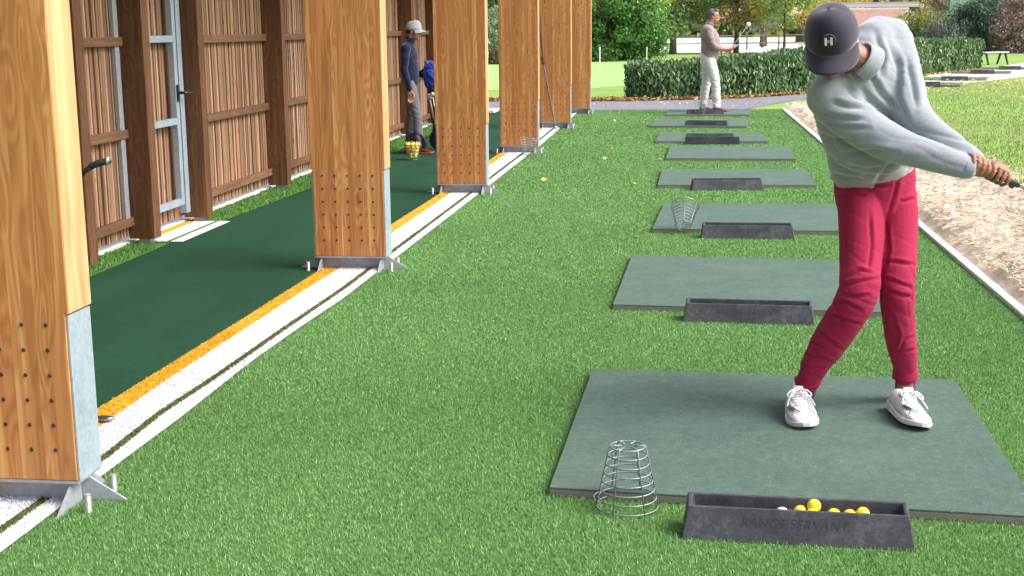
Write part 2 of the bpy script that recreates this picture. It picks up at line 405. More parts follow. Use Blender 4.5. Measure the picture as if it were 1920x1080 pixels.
M['pale_path'] = ground_mat('pale_path', [(.3, (.55, .50, .40)), (.7, (.66, .61, .50))], .8, 90, .3)
M['pale_yard'] = ground_mat('pale_yard', [(.3, (.74, .72, .71)), (.7, (.82, .80, .79))], .2, 20, .2)
M['soil'] = ground_mat('soil', [(.3, (.29, .20, .145)), (.45, (.50, .40, .31)), (.6, (.66, .58, .49))], 4, 60, 1.0, bdist=.02)
M['litter_base'] = ground_mat('litter_base', [(.3, (.12, .05, .025)), (.7, (.26, .13, .05))], 6, 60, 1.0)

# ------------------------------------------------------------------ ground sheets
def sheet(name, poly, z, m, kind='structure', sub=None):
    me = bpy.data.meshes.new(name); me.from_pydata([(x, y, z) for x, y in poly], [], [tuple(range(len(poly)))]); me.update()
    return tag(link(name, me, m), kind=kind)
sheet('ground', [(-350, -60), (350, -60), (350, 640), (-350, 640)], 0, M['lawn'])
TURF_END = 25.2
sheet('artificial_turf', [(-2.12, 0.5), (1.80, 0.5), (1.80, TURF_END+.1), (-2.02, TURF_END-.1)], .004, M['turf'])
sheet('carpet', [(-3.78, 0.5), (-2.34, 0.5), (-2.16, 12), (-2.10, 25.1), (-3.60, 25.1), (-3.65, 12.8), (-3.755, 10.5)], .008, M['carpet'])
sheet('turf_strip', [(-4.4, 0.5), (-3.70, 0.5), (-3.68, 10.5), (-3.57, 12.8), (-3.52, 25.0), (-4.4, 25.0)], .004, M['turf'])
sheet('asphalt_path', [(-60, 24.9), (-3.5, 25.05), (1.15, 25.28), (1.8, 27.0), (2.4, 28.5), (3.8, 30.6), (5.83, 33.4), (7.3, 38.0), (7.2, 41.0), (6.6, 39.2), (4.9, 35.2), (2.6, 30.5), (1.2, 28.9), (-1.0, 28.2), (-1.9, 28.2), (-60, 28.0)], .008, M['asphalt'])
sheet('concrete_path', [(5.7, 33.2), (9.5, 39.5), (14.2, 47.5), (24, 64), (22, 70), (12.8, 53.3), (9.8, 46.3), (7.3, 41.6), (6.4, 38.4)], .012, M['pale_path'])
sheet('putting_green', [(-16, 35), (-3.0, 33), (1.2, 40), (2.6, 60), (-1, 64), (-16, 64)], .006, M['green'])
sheet('pale_yard', [(-2.5, 76), (30, 82), (60, 175), (-26, 150)], .01, M['pale_yard'])
sheet('far_ground', [(-340, 175), (340, 175), (340, 630), (-340, 630)], .02, M['lawn'])

def yinterp(tab, y): return np.interp(y, [a for a, _ in tab], [b for _, b in tab])
YL = [(3, -2.43), (5.06, -2.398), (6.6, -2.361), (8.4, -2.332), (12.5, -2.273), (25, -2.235)]
YR = [(3, -2.28), (4.8, -2.278), (5.57, -2.283), (7.28, -2.252), (8.35, -2.222), (9.9, -2.201), (12.5, -2.18), (25, -2.15)]
DL = [(3, -2.15), (3.9, -2.13), (4.43, -2.114), (5.05, -2.130), (5.64, -2.100), (6.64, -2.076), (7.65, -2.042), (12.5, -2.008), (17, -1.985), (25, -2.02)]
OR = [(3, -2.03), (4.33, -2.018), (5.0, -2.005), (5.9, -2.012), (6.7, -1.985), (7.35, -1.950), (12.6, -1.903), (17.9, -1.872), (25.2, -1.92)]
def strip(name, a, b, col, z):
    ys = np.arange(1.0, 25.2, .25); v = []; f = []
    for y in ys: v += [(a(y), y, z), (b(y), y, z)]
    for i in range(len(ys)-1): f.append((2*i, 2*i+1, 2*i+3, 2*i+2))
    me = bpy.data.meshes.new(name); me.from_pydata(v, [], f); me.update()
    return tag(link(name, me, plain(name, col, .9, var=.12, scale=90, bump=.8, bscale=260)), kind='structure')
WHITE, YEL, DKG = (.58, .58, .61), (.58, .31, .016), (.075, .095, .022)
fyl = lambda y: yinterp(YL, y); fyr = lambda y: yinterp(YR, y); fdl = lambda y: yinterp(DL, y)
fdr = lambda y: yinterp(DL, y)+.036; fo = lambda y: yinterp(OR, y)
strip('yellow_line', fyl, fyr, YEL, .013)
strip('inner_white_line', fyr, fdl, WHITE, .013)
strip('dark_line', fdl, fdr, DKG, .013)
strip('outer_white_line', fdr, fo, WHITE, .013)
# doorway pad of the same stripes by the wall
for nm, xs, c in (('yellow_pad_line', (-4.045, -3.965), YEL), ('white_pad_line', (-3.965, -3.80), WHITE), ('dark_pad_line', (-3.80, -3.768), DKG), ('outer_pad_line', (-3.768, -3.67), WHITE)):
    me = bpy.data.meshes.new(nm); me.from_pydata([(xs[0], 9.38, .014), (xs[1], 9.38, .014), (xs[1], 10.45, .014), (xs[0], 10.45, .014)], [], [(0, 1, 2, 3)])
    tag(link(nm, me, bpy.data.materials[{'y': 'yellow_line', 'w': 'inner_white_line', 'd': 'dark_line', 'o': 'outer_white_line'}[nm[0]]]), kind='structure')

# kerb on the right
kb = MB(); kb.box(1.792, 1.846, 1.0, 25.2, 0, .032); tag(kb.build('kerb', plain('kerb_concrete', (.66, .64, .64), .85, var=.15, scale=12, bump=.3), bevel=.004), kind='structure')

# ---- turf fibres
TG = [(.125, .265, .078), (.170, .335, .105), (.245, .43, .160), (.085, .19, .055), (.34, .51, .235)]
def turf_block(y0, y1, dens, h, wd, xa, xb):
    n = int((y1-y0)*3.8*dens); y = rng.uniform(y0, y1, n); x = rng.uniform(0, 1, n)
    a = xa(y); b = xb(y); x = a+(b-a)*x
    return np.c_[x, y], h, wd
parts = []
for y0, y1, d, h, wd in ((3.2, 5.2, 34000, .0115, .0022), (5.2, 8, 22000, .0115, .0028), (8, 12, 9500, .0115, .0042), (12, 17, 4600, .011, .0068), (17, 25.2, 2600, .010, .011)):
    xy, h, wd = turf_block(y0, y1, d, h, wd, fo, lambda y: 1.793+0*y)
    # noise varies the blade colour in soft lighter and darker areas
    pn = vnoise(np.c_[xy*np.array([1.6, 1.0]), np.zeros(len(xy))], 3)
    c = palette(len(xy), TG, (4, 5, 2.2, 1.6, 1), .14)*(.90+.2*pn)[:, None]*(1+.10*(vnoise(np.c_[xy*.45, 0*pn], 4)-.5))[:, None]
    parts.append(blades(xy, h, wd, c, .95, .004))
def merge(parts):
    V = []; Fq = []; Cc = []; o = 0
    for v, f, c in parts: V.append(v); Fq.append(f+o); Cc.append(c); o += len(v)
    return np.concatenate(V), np.concatenate(Fq), np.concatenate(Cc)
tag(link('turf_pile', raw_mesh('turf_pile', *merge(parts)), M['blade']), kind='stuff')
# strip of turf by the wall
parts = []
for y0, y1, d, wd in ((6.5, 12, 5000, .005), (12, 22, 2200, .009)):
    n = int((y1-y0)*.5*d); xy = np.c_[rng.uniform(-4.07, -3.60, n), rng.uniform(y0, y1, n)]; xy = xy[xy[:, 0] < np.interp(xy[:, 1], [8, 10.5, 12.8, 22], [-3.775, -3.755, -3.65, -3.61])]
    xy = xy[~((xy[:, 1] > 9.37) & (xy[:, 1] < 10.46))]
    parts.append(blades(xy, .021, wd, palette(len(xy), [(.10, .25, .05), (.16, .34, .08), (.07, .16, .03)], (1, 1, 1)), .7, .004))
tag(link('turf_strip_pile', raw_mesh('turf_strip_pile', *merge(parts)), M['blade']), kind='stuff')
# line fibres
def line_pile(name, a, b, cols, w8):
    parts = []
    for y0, y1, d, h, wd in ((3.2, 6.5, 26000, .0075, .0036), (6.5, 10, 12000, .0075, .0045), (10, 25.1, 2500, .006, .010)):
        n = int((y1-y0)*abs(a(8.)-b(8.))*d); y = rng.uniform(y0, y1, n); e = -.001
        x = a(y)-e+(b(y)-a(y)+2*e)*rng.uniform(0, 1, n)
        parts.append(blades(np.c_[x, y], h, wd, palette(n, cols, w8, .1), 1.1, .012))
    tag(link(name, raw_mesh(name, *merge(parts)), M['fibre']), kind='stuff')
line_pile('yellow_line_pile', fyl, fyr, [(.58, .33, .018), (.46, .24, .012), (.66, .42, .05)], (3, 2, 1))
line_pile('inner_white_pile', fyr, fdl, [(.66, .66, .69), (.54, .54, .58)], (3, 1))
line_pile('outer_white_pile', fdr, fo, [(.66, .66, .69), (.54, .54, .58)], (3, 1))
line_pile('dark_line_pile', fdl, fdr, [(.09, .11, .025), (.05, .065, .015), (.15, .17, .05)], (3, 2, 1))

# ---- bare bed with straw, rough grass and leaves right of the kerb
ys = np.arange(2, 25.6, .05); xs = np.arange(1.803, 3.15, .04)
XX, YY = np.meshgrid(xs, ys); pp = np.c_[XX.ravel(), YY.ravel(), np.zeros(XX.size)]
hgt = .11*vnoise(pp*np.array([2, 5.5, 1])+(pp[:, :1]*.9)*np.array([0, 1, 0]), 5)+.045*vnoise(pp*np.array([9, 12, 1])+(pp[:, 1:2]*2)*np.array([1, 0, 0]), 6)+.012*vnoise(pp*30, 8)
edge = .12+.88*np.clip((pp[:, 0]-1.84)/.14, 0, 1); hgt = hgt*edge*np.clip((3.13-pp[:, 0])/.15, 0, 1)+.012
V = np.c_[pp[:, :2], hgt]; nx = len(xs); ny = len(ys)
idx = (np.arange(ny-1)[:, None]*nx+np.arange(nx-1)[None]).ravel(); Fq = np.c_[idx, idx+1, idx+nx+1, idx+nx]
tag(link('soil_bed', raw_mesh('soil_bed', V, Fq), M['soil'], smooth=True), kind='structure')
n = 60000; y = 6+19.5*rng.uniform(0, 1, n)**1.6; x = rng.uniform(1.87, 3.2, n)+.12*rng.normal(size=n); x = np.clip(x, 1.88, 3.5)
q = np.c_[x, y, np.zeros(n)]; z = .11*vnoise(q*np.array([2, 5.5, 1])+(q[:, :1]*.9)*np.array([0, 1, 0]), 5)+.045*vnoise(q*np.array([9, 12, 1])+(q[:, 1:2]*2)*np.array([1, 0, 0]), 6)+.022
a = rng.uniform(0, 2*np.pi, n); up = np.c_[np.cos(a), np.sin(a)*.6, rng.normal(size=n)*.25]
v, f, c = leaves(np.c_[x, y, z], .055, .09, palette(n, [(.72, .63, .48), (.56, .44, .30), (.28, .18, .11), (.80, .74, .62)], (4, 2, 2, 3)), up=up)
tag(link('straw', raw_mesh('straw', v, f, c), M['straw']), kind='stuff')
n = 90000; y = 7+30*rng.uniform(0, 1, n)**1.7; x = 2.85+(2+y*.16)*rng.uniform(0, 1, n)
gm = vnoise(np.c_[x*1.3, y*.8, 0*x], 11); keep = (x > 3.15) | (gm > .52); x, y, gm = x[keep], y[keep], gm[keep]
c = palette(len(x), [(.15, .27, .05), (.21, .33, .08), (.11, .19, .04), (.36, .37, .15)], (3, 3, 2, 3))
dry = vnoise(np.c_[x*.5, y*.22, 0*x], 21) > .55; c[dry] = c[dry]*.4+np.array([.34, .31, .15])*.6
tag(link('rough_grass', raw_mesh('rough_grass', *blades(np.c_[x, y], .032, .008, c, .9, .0)), M['blade']), kind='stuff')

# ------------------------------------------------------------------ shed columns
def timber_column(rx, ry, first):
    root = empty('timber_column', (rx, ry, 0))          # origin: right front corner of the timber at ground
    W, D, ZB, ZP, TOP = .462, .172, .10, .66, 3.18
    b = MB(); b.box(-W, 0, 0, D, ZB, ZP); b.box(-W-.012, .012, 0, D, ZP, TOP)
    # one profile, stepped where the steel side plates sit
    body = MB(); zs = [ZB, ZP, ZP, TOP]; xl = [-W, -W, -W-.012, -W-.012]; xr = [0, 0, .012, .012]
    poly = [(xr[0], zs[0]), (xr[1], zs[1]), (xr[2], zs[2]), (xr[3], zs[3]), (xl[3], zs[3]), (xl[2], zs[2]), (xl[1], zs[1]), (xl[0], zs[0])]
    n = len(poly); v = [(x, 0, z) for x, z in poly]+[(x, D, z) for x, z in poly]
    body.add(v, [tuple(range(n)), tuple(range(2*n-1, n-1, -1))]+[(i, i+n, (i+1) % n+n, (i+1) % n) for i in range(n)])
    o = body.build('timber', M['glulam'], root, bevel=.003)
    # pale end lamellas on both narrow sides
    for sx in (0, 1):
        e = MB(); x0 = (.0095, .0125+.001) if sx == 0 else (-W-.0135, -W-.0095)
        e.box(x0[0], x0[1], .004, D-.004, ZP+.003, TOP-.003); e.build('side_lamella', M['glulam_side'], root)
    for sx in (0, 1):
        p = MB(); x0 = (.001, .008) if sx == 0 else (-W-.008, -W-.001)
        p.box(x0[0], x0[1], .006, D-.004, ZB-.004, ZP-.006); p.build('side_plate', M['galv'], root, bevel=.001)
    bs = MB(); bs.box(-W, .004, 0.002, D, ZB-.012, ZB-.001)                  # sole plate under the timber
    bs.box(-W+.04, -.03, .07, .10, 0, ZB-.012)                              # upright web
    for x in (-W+.035, -.03):                                               # fins running front and back
        for sgn in (-1, 1):
            y0 = .02 if sgn < 0 else D-.02; y1 = y0+sgn*.12
            pts = [(y0, ZB-.013), (y1, .004), (y1, 0), (D/2, 0), (D/2, ZB-.013)]
            vv = [(x-.004, a, c_) for a, c_ in pts]+[(x+.004, a, c_) for a, c_ in pts]; k = len(pts)
            bs.add(vv, [tuple(range(k)), tuple(range(2*k-1, k-1, -1))]+[(i, i+k, (i+1) % k+k, (i+1) % k) for i in range(k)])
    for x0, sgn in ((-W+.03, -1), (-.025, 1)):                              # fins running out sideways
        pts = [(x0, ZB-.014), (x0+sgn*.03, ZB-.014), (x0+sgn*.155, .01), (x0+sgn*.155, 0), (x0, 0)]
        vv = [(a, .081, c_) for a, c_ in pts]+[(a, .089, c_) for a, c_ in pts]; k = len(pts)
        bs.add(vv, [tuple(range(k)), tuple(range(2*k-1, k-1, -1))]+[(i, i+k, (i+1) % k+k, (i+1) % k) for i in range(k)])
    bs.build('base_shoe', M['galv_dull'], root)
    for x in (-W-.045, .045):
        for y in (-.03, .17):
            a = MB(); prof = [(.0125, 0)]
            for i in range(14): prof += [(.0125, .008+i*.004), (.0115, .010+i*.004)]
            prof += [(.0125, .066), (.009, .068)]
            a.lathe(prof, 12, Matrix.Translation((x, y, 0))); a.build('anchor_bolt', M['zinc'], root)
    for i in range(5):
        for j in range(6):
            a = MB(); z = .205+j*.084; x = -W+.064+i*.083
            a.lathe([(.0068, 0), (.0068, .002), (.005, .004)], 10, Matrix.Translation((x, 0, z)) @ Matrix.Rotation(math.pi/2, 4, 'X'))
            a.build('dowel', M['bolt'], root)
    return root
proto = timber_column(0, 0, True)
cpos = [G(145, 902, .10), G(722, 481, .10), G(911, 345, .10), G(1008, 273, .10), G(1069, 229, .10), G(1106.5, 203, .10)]
clab = ['nearest laminated timber column cut by the left edge of the photo with galvanised side plate and two anchor bolts in the turf',
        'second laminated timber column from the camera with white and yellow lines running up to its foot',
        'third laminated timber column beside the boy in the white cap',
        'fourth laminated timber column with a wire basket at its foot',
        'fifth laminated timber column with a thin dark pole leaning on it',
        'farthest laminated timber column at the end of the green turf']
for i, p in enumerate(cpos):
    o = proto if i == 0 else copy_tree(proto)
    o.location = (p.x, p.y, 0); tag(o, clab[i], 'column', 'timber columns along the front of the shelter')

# ------------------------------------------------------------------ back wall
wall = empty('slatted_wall', (-3.93, 7, 0), label='brown vertical slat wall with dark posts and three rows of rails behind the green carpet', cat='wall')
def wpart(mb, name, m, **k):
    o = mb.build(name, m, None, **k); o.parent = wall; o.location = (3.93, -7, 0); return o
PY_ = [1.5, 3.8, 6.0, 8.21, 9.30, 10.42, 12.68, 14.8, 16.9, 19.0, 21.1, 23.2]
sl = MB(); y = 1.6
tints = [(.33, .19, .11), (.28, .15, .085), (.38, .235, .145), (.24, .13, .075), (.30, .18, .12), (.21, .115, .07)]
def slat_panel(y0, y1):
    sl = MB(); y = y0+.004
    while y < y1-.004:
        wd = .026+.010*random.random(); dx = random.choice((0, .0, .008, .014)); t_ = random.choice(tints); k = random.uniform(.8, 1.2)
        sl.box(-4.070-dx, -4.048-dx, y, min(y+wd, y1-.002), .06, 3.1, col=tuple(c*k for c in t_)); y += wd+.0045
    return sl
for a, b in zip(PY_[:-1], PY_[1:]):
    if a == 9.30: continue
    wpart(slat_panel(a+.13, b), 'slat_panel', M['slat'])
bk = MB(); bk.box(-4.100, -4.092, 1.6, 23.3, .055, 3.1); wpart(bk, 'backing', plain('backing', (.03, .018, .012), .9))
for i, y in enumerate(PY_):
    p = MB(); p.box(-4.047, -3.85, y, y+.128, .045, 3.15); o = wpart(p, 'wall_post', M['wall_post'], bevel=.004)
    f_ = MB(); f_.box(-3.98, -3.90, y+.02, y+.105, 0, .045); f = f_.build('post_foot', M['galv_dull'], o)
for a, b in zip(PY_[:-1], PY_[1:]):
    if a == 9.30: continue
    for z in (.145, .785, 1.445, 2.1, 2.8):
        p = MB(); p.box(-4.0465, -4.0, a+.129, b-.001, z, z+.064); wpart(p, 'rail', M['rail'], bevel=.003)
# steel framed door leaf between two posts
door = empty('door'); door.parent = wall; door.location = (.0, 2.3, 0)
def dpart(mb, name, m, **k):
    o = mb.build(name, m, None, **k); o.parent = door; o.location = (3.93, -9.3, 0); return o
dpart(slat_panel(9.44, 10.415), 'slat_panel', M['slat'])
fr = MB()
for z in (.178, .820, 1.462, 2.15): fr.box(-4.012, -3.972, 9.52, 10.185, z, z+.052)
fr.box(-4.017, -3.970, 10.185, 10.245, .178, 2.2); fr.box(-4.017, -3.972, 9.46, 9.52, .178, 2.2)
dpart(fr, 'frame', M['galv'], bevel=.002)
jb = MB(); jb.box(-4.043, -3.98, 10.30, 10.385, .10, 2.3); wpart(jb, 'door_jamb', M['galv'], bevel=.002)
jb = MB(); jb.box(-4.043, -4.012, 9.19, 9.262, .17, 2.3); wpart(jb, 'door_jamb', M['galv_dull'], bevel=.002)
hd = MB(); hd.box(-3.970, -3.958, 10.195, 10.235, 1.0, 1.13); hd.tube([(-3.963, 10.215, 1.068), (-3.905, 10.215, 1.068), (-3.90, 10.225, 1.068), (-3.895, 10.34, 1.062)], .012, 8)
dpart(hd, 'handle', M['black'])
# concrete footing outside, coloured extra pale to stand for sunlight from beyond the slats
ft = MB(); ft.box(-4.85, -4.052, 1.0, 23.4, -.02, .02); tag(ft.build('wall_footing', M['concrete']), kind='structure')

# roof of the shelter (above the picture, shades the wall and carpet)
rf = empty('shelter_roof', (-3, 12, 3.2), label='flat timber roof deck spanning from the slatted wall to the timber columns', cat='roof')
r_ = MB(); r_.box(-1.10, .90, -12.5, 13.2, .16, .24); r_.build('deck', M['rail'], rf)
for yy in [p.y for p in cpos]:
    bm = MB(); bm.box(-.98, 1.12, yy-12+.03, yy-12+.14, -.03, .157); bm.build('beam', M['glulam_side'], rf)

# ------------------------------------------------------------------ hitting mats, trays, baskets, balls
def hitting_mat(c, label, rz=0):
    """c: four corners near-left, near-right, far-right, far-left"""
    cx = sum(p.x for p in c)/4; cy = sum(p.y for p in c)/4
    root = empty('hitting_mat', (cx, cy, 0), label=label, cat='golf mat', group='green hitting mats in a row on the turf')
    for nm, z0, z1, m in (('rubber_base', .006, .030, M['mat_base']), ('green_top', .0305, .038, M['mat_top'])):
        v = [(p.x-cx, p.y-cy, z) for z in (z0, z1) for p in c]
        b = MB(); b.add(v, [(0, 3, 2, 1), (4, 5, 6, 7), (0, 1, 5, 4), (1, 2, 6, 5), (2, 3, 7, 6), (3, 0, 4, 7)]); b.build(nm, m, root, bevel=.002)
    return root
MC = [([(1030, 914), (1960, 970), (1790, 713), (1111, 692)], 'nearest green hitting mat, the one the golfer in red trousers stands on'),
      ([(1149, 571), (1668, 586), (1625, 490), (1185, 478)], 'second green hitting mat behind the golfer, with a black tray at its front edge'),
      ([(1223, 429), (1610, 434), (1578, 383), (1245, 381)], 'third green hitting mat, with a tipped wire basket on its left corner'),
      ([(1233, 347), (1531, 347), (1511, 317), (1241, 317)], 'fourth green hitting mat, with a plain black tray and no basket'),
      ([(1248, 297), (1492, 298), (1480, 275), (1256, 274)], 'fifth green hitting mat, the bare one without any tray'),
      ([(1228, 265), (1439, 265), (1426, 249), (1237, 248)], 'sixth green hitting mat, with two black trays touching at its front'),
      ([(1217, 236), (1400, 237), (1404, 223), (1230, 223)], 'seventh green hitting mat, second from the far end of the turf'),
      ([(1246, 215), (1405, 215), (1406, 206), (1256, 205)], 'farthest green hitting mat of the turf, under the man in white trousers')]
for c, lab in MC: hitting_mat([G(x, y, .036) for x, y in c], lab)

def ball_tray():
    root = empty('ball_tray')
    b = MB(); Lh = .35; FL = .055          # local: x along, y 0 front .. .17 back
    # outer front/back profile lofted with ends; cells: outer shell then inner trough
    ob = [(-Lh, 0), (Lh, 0), (Lh, .140), (-Lh, .140)]           # bottom outer
    ot = [(-Lh+.018, .032), (Lh-.018, .032), (Lh-.014, .134), (-Lh+.014, .134)]
    it = [(-Lh+.032, .041), (Lh-.032, .041), (Lh-.030, .124), (-Lh+.030, .124)]
    ib = [(-Lh+.040, .046), (Lh-.040, .046), (Lh-.040, .120), (-Lh+.040, .120)]
    zo = [.104, .104, .112, .112]
    v = [(x, y, .003) for x, y in ob]+[(x, y, zo[i]) for i, (x, y) in enumerate(ot)]+[(x, y, zo[i]-.001) for i, (x, y) in enumerate(it)]+[(x, y, FL) for x, y in ib]
    f = [(3, 2, 1, 0)]
    for k in (0, 4, 8):
        for i in range(4): j = (i+1) % 4; f.append((k+i, k+j, k+4+j, k+4+i))
    f.append((12, 13, 14, 15))
    b.add(v, f); o = b.build('trough', M['rubber'], root, bevel=.009, seg=4)
    # raised lettering on the sloping front
    cu = bpy.data.curves.new('t', 'FONT'); cu.body = 'RANGE SERVANT'; cu.size = .040; cu.extrude = .0006; cu.align_x = 'CENTER'; cu.align_y = 'CENTER'; cu.shear = .25; cu.space_character = 1.05
    to = bpy.data.objects.new('t', cu); C.objects.link(to); dg = bpy.context.evaluated_depsgraph_get(); dg.update()
    me = bpy.data.meshes.new_from_object(to.evaluated_get(dg)); bpy.data.objects.remove(to); me.name = 'lettering'
    ang = math.atan2(.103, .032)
    me.transform(Matrix.Translation((-.01, .0188, .0625)) @ Matrix.Rotation(ang, 4, 'X')); me.materials.clear()
    link('lettering', me, M['letter'], root)
    return root
tray = ball_tray()
def place_tray(pl, pr, lab, flip=False, first=[True]):
    o = tray if first[0] else copy_tree(tray); first[0] = False
    a, b = G(*pl), G(*pr); mid = (a+b)/2; d = b-a; rz = math.atan2(d.y, d.x); s = d.length/.70
    o.location = (mid.x, mid.y, 0); o.rotation_euler = (0, 0, rz+(math.pi if flip else 0)); o.scale = (s, 1, 1)
    if flip: o.location = (mid.x, mid.y+.17, 0)
    tag(o, lab, 'ball tray', 'black rubber ball trays at the mats'); return o
T1 = place_tray((1277, 1014), (1717, 1037), 'nearest black rubber ball tray with embossed letters, holding yellow balls')
place_tray((1279, 606), (1528, 613), 'black rubber ball tray at the second mat, just left of the golfer\'s knee')
place_tray((1313, 449), (1490, 451), 'black rubber ball tray right of the tipped wire basket')
place_tray((1297, 359), (1432, 358), 'black rubber ball tray at the fourth mat')
place_tray((1283, 272.5), (1388, 272.5), 'black ball tray turned open side to the camera at the sixth mat', True)
TR6 = place_tray((1284, 267), (1378, 267), 'black ball tray standing behind the turned one at the sixth mat')
place_tray((1282, 240), (1364, 241), 'black ball tray at the seventh mat, second from the far end')
place_tray((1286, 218), (1358, 218), 'farthest black ball tray, in front of the man in white trousers')

def golf_ball(loc, col, r, label, grp, rot=(0, 0, 0)):
    b = MB(); b.ell((0, 0, 0), (r, r, r), n=24, m=14); o = b.build('golf_ball', col, None, smooth=True); o.location = loc
    return tag(o, label, 'golf ball', grp)
def ball_material(name, col):
    m, t, b = mat(name); g = N(t); v = g.coord(); vo = g.n('ShaderNodeTexVoronoi'); g.l(v, vo.inputs['Vector']); vo.inputs['Scale'].default_value = 260; vo.inputs['Randomness'].default_value = .2
    b.inputs['Base Color'].default_value = (*col, 1); b.inputs['Roughness'].default_value = .3; g.l(g.bump(vo.outputs['Distance'], .5, .001), b.inputs['Normal']); return m
M['ball_y'] = ball_material('ball_yellow', (.85, .62, .02)); M['ball_w'] = ball_material('ball_white', (.78, .78, .76))
TM = T1.matrix_basis.copy()
def tray_ball(px, y, z, m, lab, grp=None):
    # x measured from the photo, kept inside the trough
    p = P(px, 953, 4.02); q = T1.location
    return golf_ball((p.x, q.y+y-.02*(p.x-q.x), z), m, .0213, lab, grp)
tray_ball(1463, .071, .0763, M['ball_w'], 'white golf ball at the left of the balls in the nearest tray')
tray_ball(1498, .094, .0763, M['ball_y'], 'yellow golf ball touching a taller one in the nearest tray')
tray_ball(1523, .094, .0980, M['ball_y'], 'highest yellow golf ball, resting on others in the nearest tray')
tray_ball(1519, .072, .0763, M['ball_y'], 'yellow golf ball hidden under the highest one in the nearest tray')
tray_ball(1559, .078, .0763, M['ball_y'], 'low yellow golf ball in the nearest tray, first one right of the gap')
tray_ball(1588, .076, .0763, M['ball_y'], 'low yellow golf ball just left of the rightmost one in the nearest tray')
tray_ball(1614, .100, .0763, M['ball_y'], 'rightmost yellow golf ball in the nearest tray')

def wire_basket(r0=.056, r1=.101, h=.20, rings=8, handle='down', wr=.0026):
    """origin at the narrow base, mouth up"""
    root = empty('wire_basket'); b = MB()
    for k in range(rings):
        t = k/(rings-1); r = r0+(r1-r0)*t; z = h*t
        b.tube([(r*math.cos(a), r*math.sin(a), z) for a in np.linspace(0, 2*math.pi, 28, endpoint=False)], wr, 6, closed=True)
    for k in range(6):
        a = 2*math.pi*k/6+.3; ca, sa = math.cos(a), math.sin(a)
        b.tube([(ca*r0*.35, sa*r0*.35, -.002), (ca*r0, sa*r0, -.002), (ca*(r0+.004), sa*(r0+.004), .006), (ca*(r1+.003), sa*(r1+.003), h+.012)], wr, 6)
    b.build('frame', M['wire'], root, smooth=True)
    hd = MB(); a = np.linspace(0, math.pi, 17)
    if handle == 'down': pts = [(r1*1.03*math.cos(t), -.02-r1*math.sin(t)*.95, h-.02) for t in a]
    else: pts = [(r1*1.03*math.cos(t), .02*math.sin(t), h-.01+r1*1.1*math.sin(t)) for t in a]
    hd.tube(pts, wr*1.1, 6); hd.build('handle', M['wire'], root, smooth=True)
    return root
bsk = wire_basket()
def place_basket(loc, rot, lab, first=[True], s=1.0):
    o = bsk if first[0] else copy_tree(bsk); first[0] = False
    o.location = loc; o.rotation_euler = rot; o.scale = (s, s, s)
    return tag(o, lab, 'wire basket', 'wire ball baskets')
g0 = G(1176, 955); place_basket((g0.x, g0.y, .215), (math.pi, 0, .4), 'upside-down wire ball basket at the front left edge of the nearest mat')
g0 = G(1286, 440); place_basket((g0.x-.02, g0.y-.03, .075), (math.radians(-52), math.radians(14), math.radians(8)), 'wire ball basket lying tipped over on the corner of the third mat', s=1.0)
g0 = G(1313, 217); place_basket((g0.x, g0.y-.1, .02), (0, 0, 1), 'wire ball basket standing upright in front of the man in white trousers', s=1.25)
g0 = P(990, 286, cpos[3].y-.36); place_basket((g0.x, g0.y, .022), (math.radians(4), 0, 2), 'wire ball basket standing at the foot of the fourth column')
BX, BY = G(774, 301).x, G(774, 301).y
place_basket((BX, BY, .014), (0, 0, .5), 'wire basket full of yellow balls at the feet of the boy in the white cap', s=1.0)
k = 0
for lay, (zz, rr, nn) in enumerate(((.035, .030, 3), (.070, .045, 5), (.105, .055, 7), (.142, .064, 8), (.178, .070, 8))):
    for i in range(nn+1):
        a = 2*math.pi*i/nn+lay*.6; r = rr if i < nn else 0
        golf_ball((BX+r*math.cos(a), BY+r*math.sin(a), zz+.014+random.uniform(-.004, .004)), M['ball_w'] if (lay == 0 and i == 1) else M['ball_y'], .0213,
                  'white golf ball at the bottom of the full wire basket' if (lay == 0 and i == 1) else 'yellow golf ball piled in the wire basket by the boy\'s feet', None if (lay == 0 and i == 1) else 'yellow balls in the boy\'s basket')

# thin pole leaning on the fifth column
a0 = P(1042, 238, cpos[4].y-.24); a0.z = .02; a1 = P(1018, 115, cpos[4].y-.12); a2 = P(1008, 0, cpos[4].y-.03); a3 = a2+(a2-a1)*.35
a3.y = cpos[4].y-.012
lp = empty('ball_retriever', a0, label='long thin ball retriever pole leaning on the fifth column', cat='pole')
t_ = MB(); t_.tube([a1-a0, a3-a0], .011, 8); t_.build('upper_tube', M['black'], lp)
t_ = MB(); t_.tube([(0, 0, 0), a1-a0], .012, 8); t_.build('lower_tube', plain('pole_grey', (.13, .12, .14), .4, .3), lp)
t_ = MB(); d_ = (a1-a0).normalized(); t_.tube([a1-a0-d_*.05, a1-a0+d_*.07], .022, 8); t_.build('clamp', M['black'], lp)
t_ = MB(); t_.ell((0, 0, .012), (.028, .028, .024)); t_.build('foot', M['zinc'], lp, smooth=True)

# club head peeping out behind the nearest column, its shaft lying hidden on the line
ch = empty('golf_club', G(195, 798), label='golf club lying behind the nearest column, its shiny head on the white line', cat='golf club')
t_ = MB(); t_.ell((0, 0, .030), (.045, .022, .012), Matrix.Rotation(.1, 4, 'Z')); t_.build('club_head', plain('chrome', (.35, .33, .33), .2, .9), ch, smooth=True)
t_ = MB(); t_.tube([(-.03, 0, .032), (-.25, -.08, .034), (-.85, -.3, .024)], .0045, 8); t_.build('shaft', M['zinc'], ch)

# white board at the far end of the carpet
wb = MB(); wb.box(-4.0, -3.40, 24.05, 24.75, .02, .075); tag(wb.build('board', plain('board_white', (.62, .62, .62), .5), bevel=.008), 'low white board lying at the far end of the dark carpet', 'board')

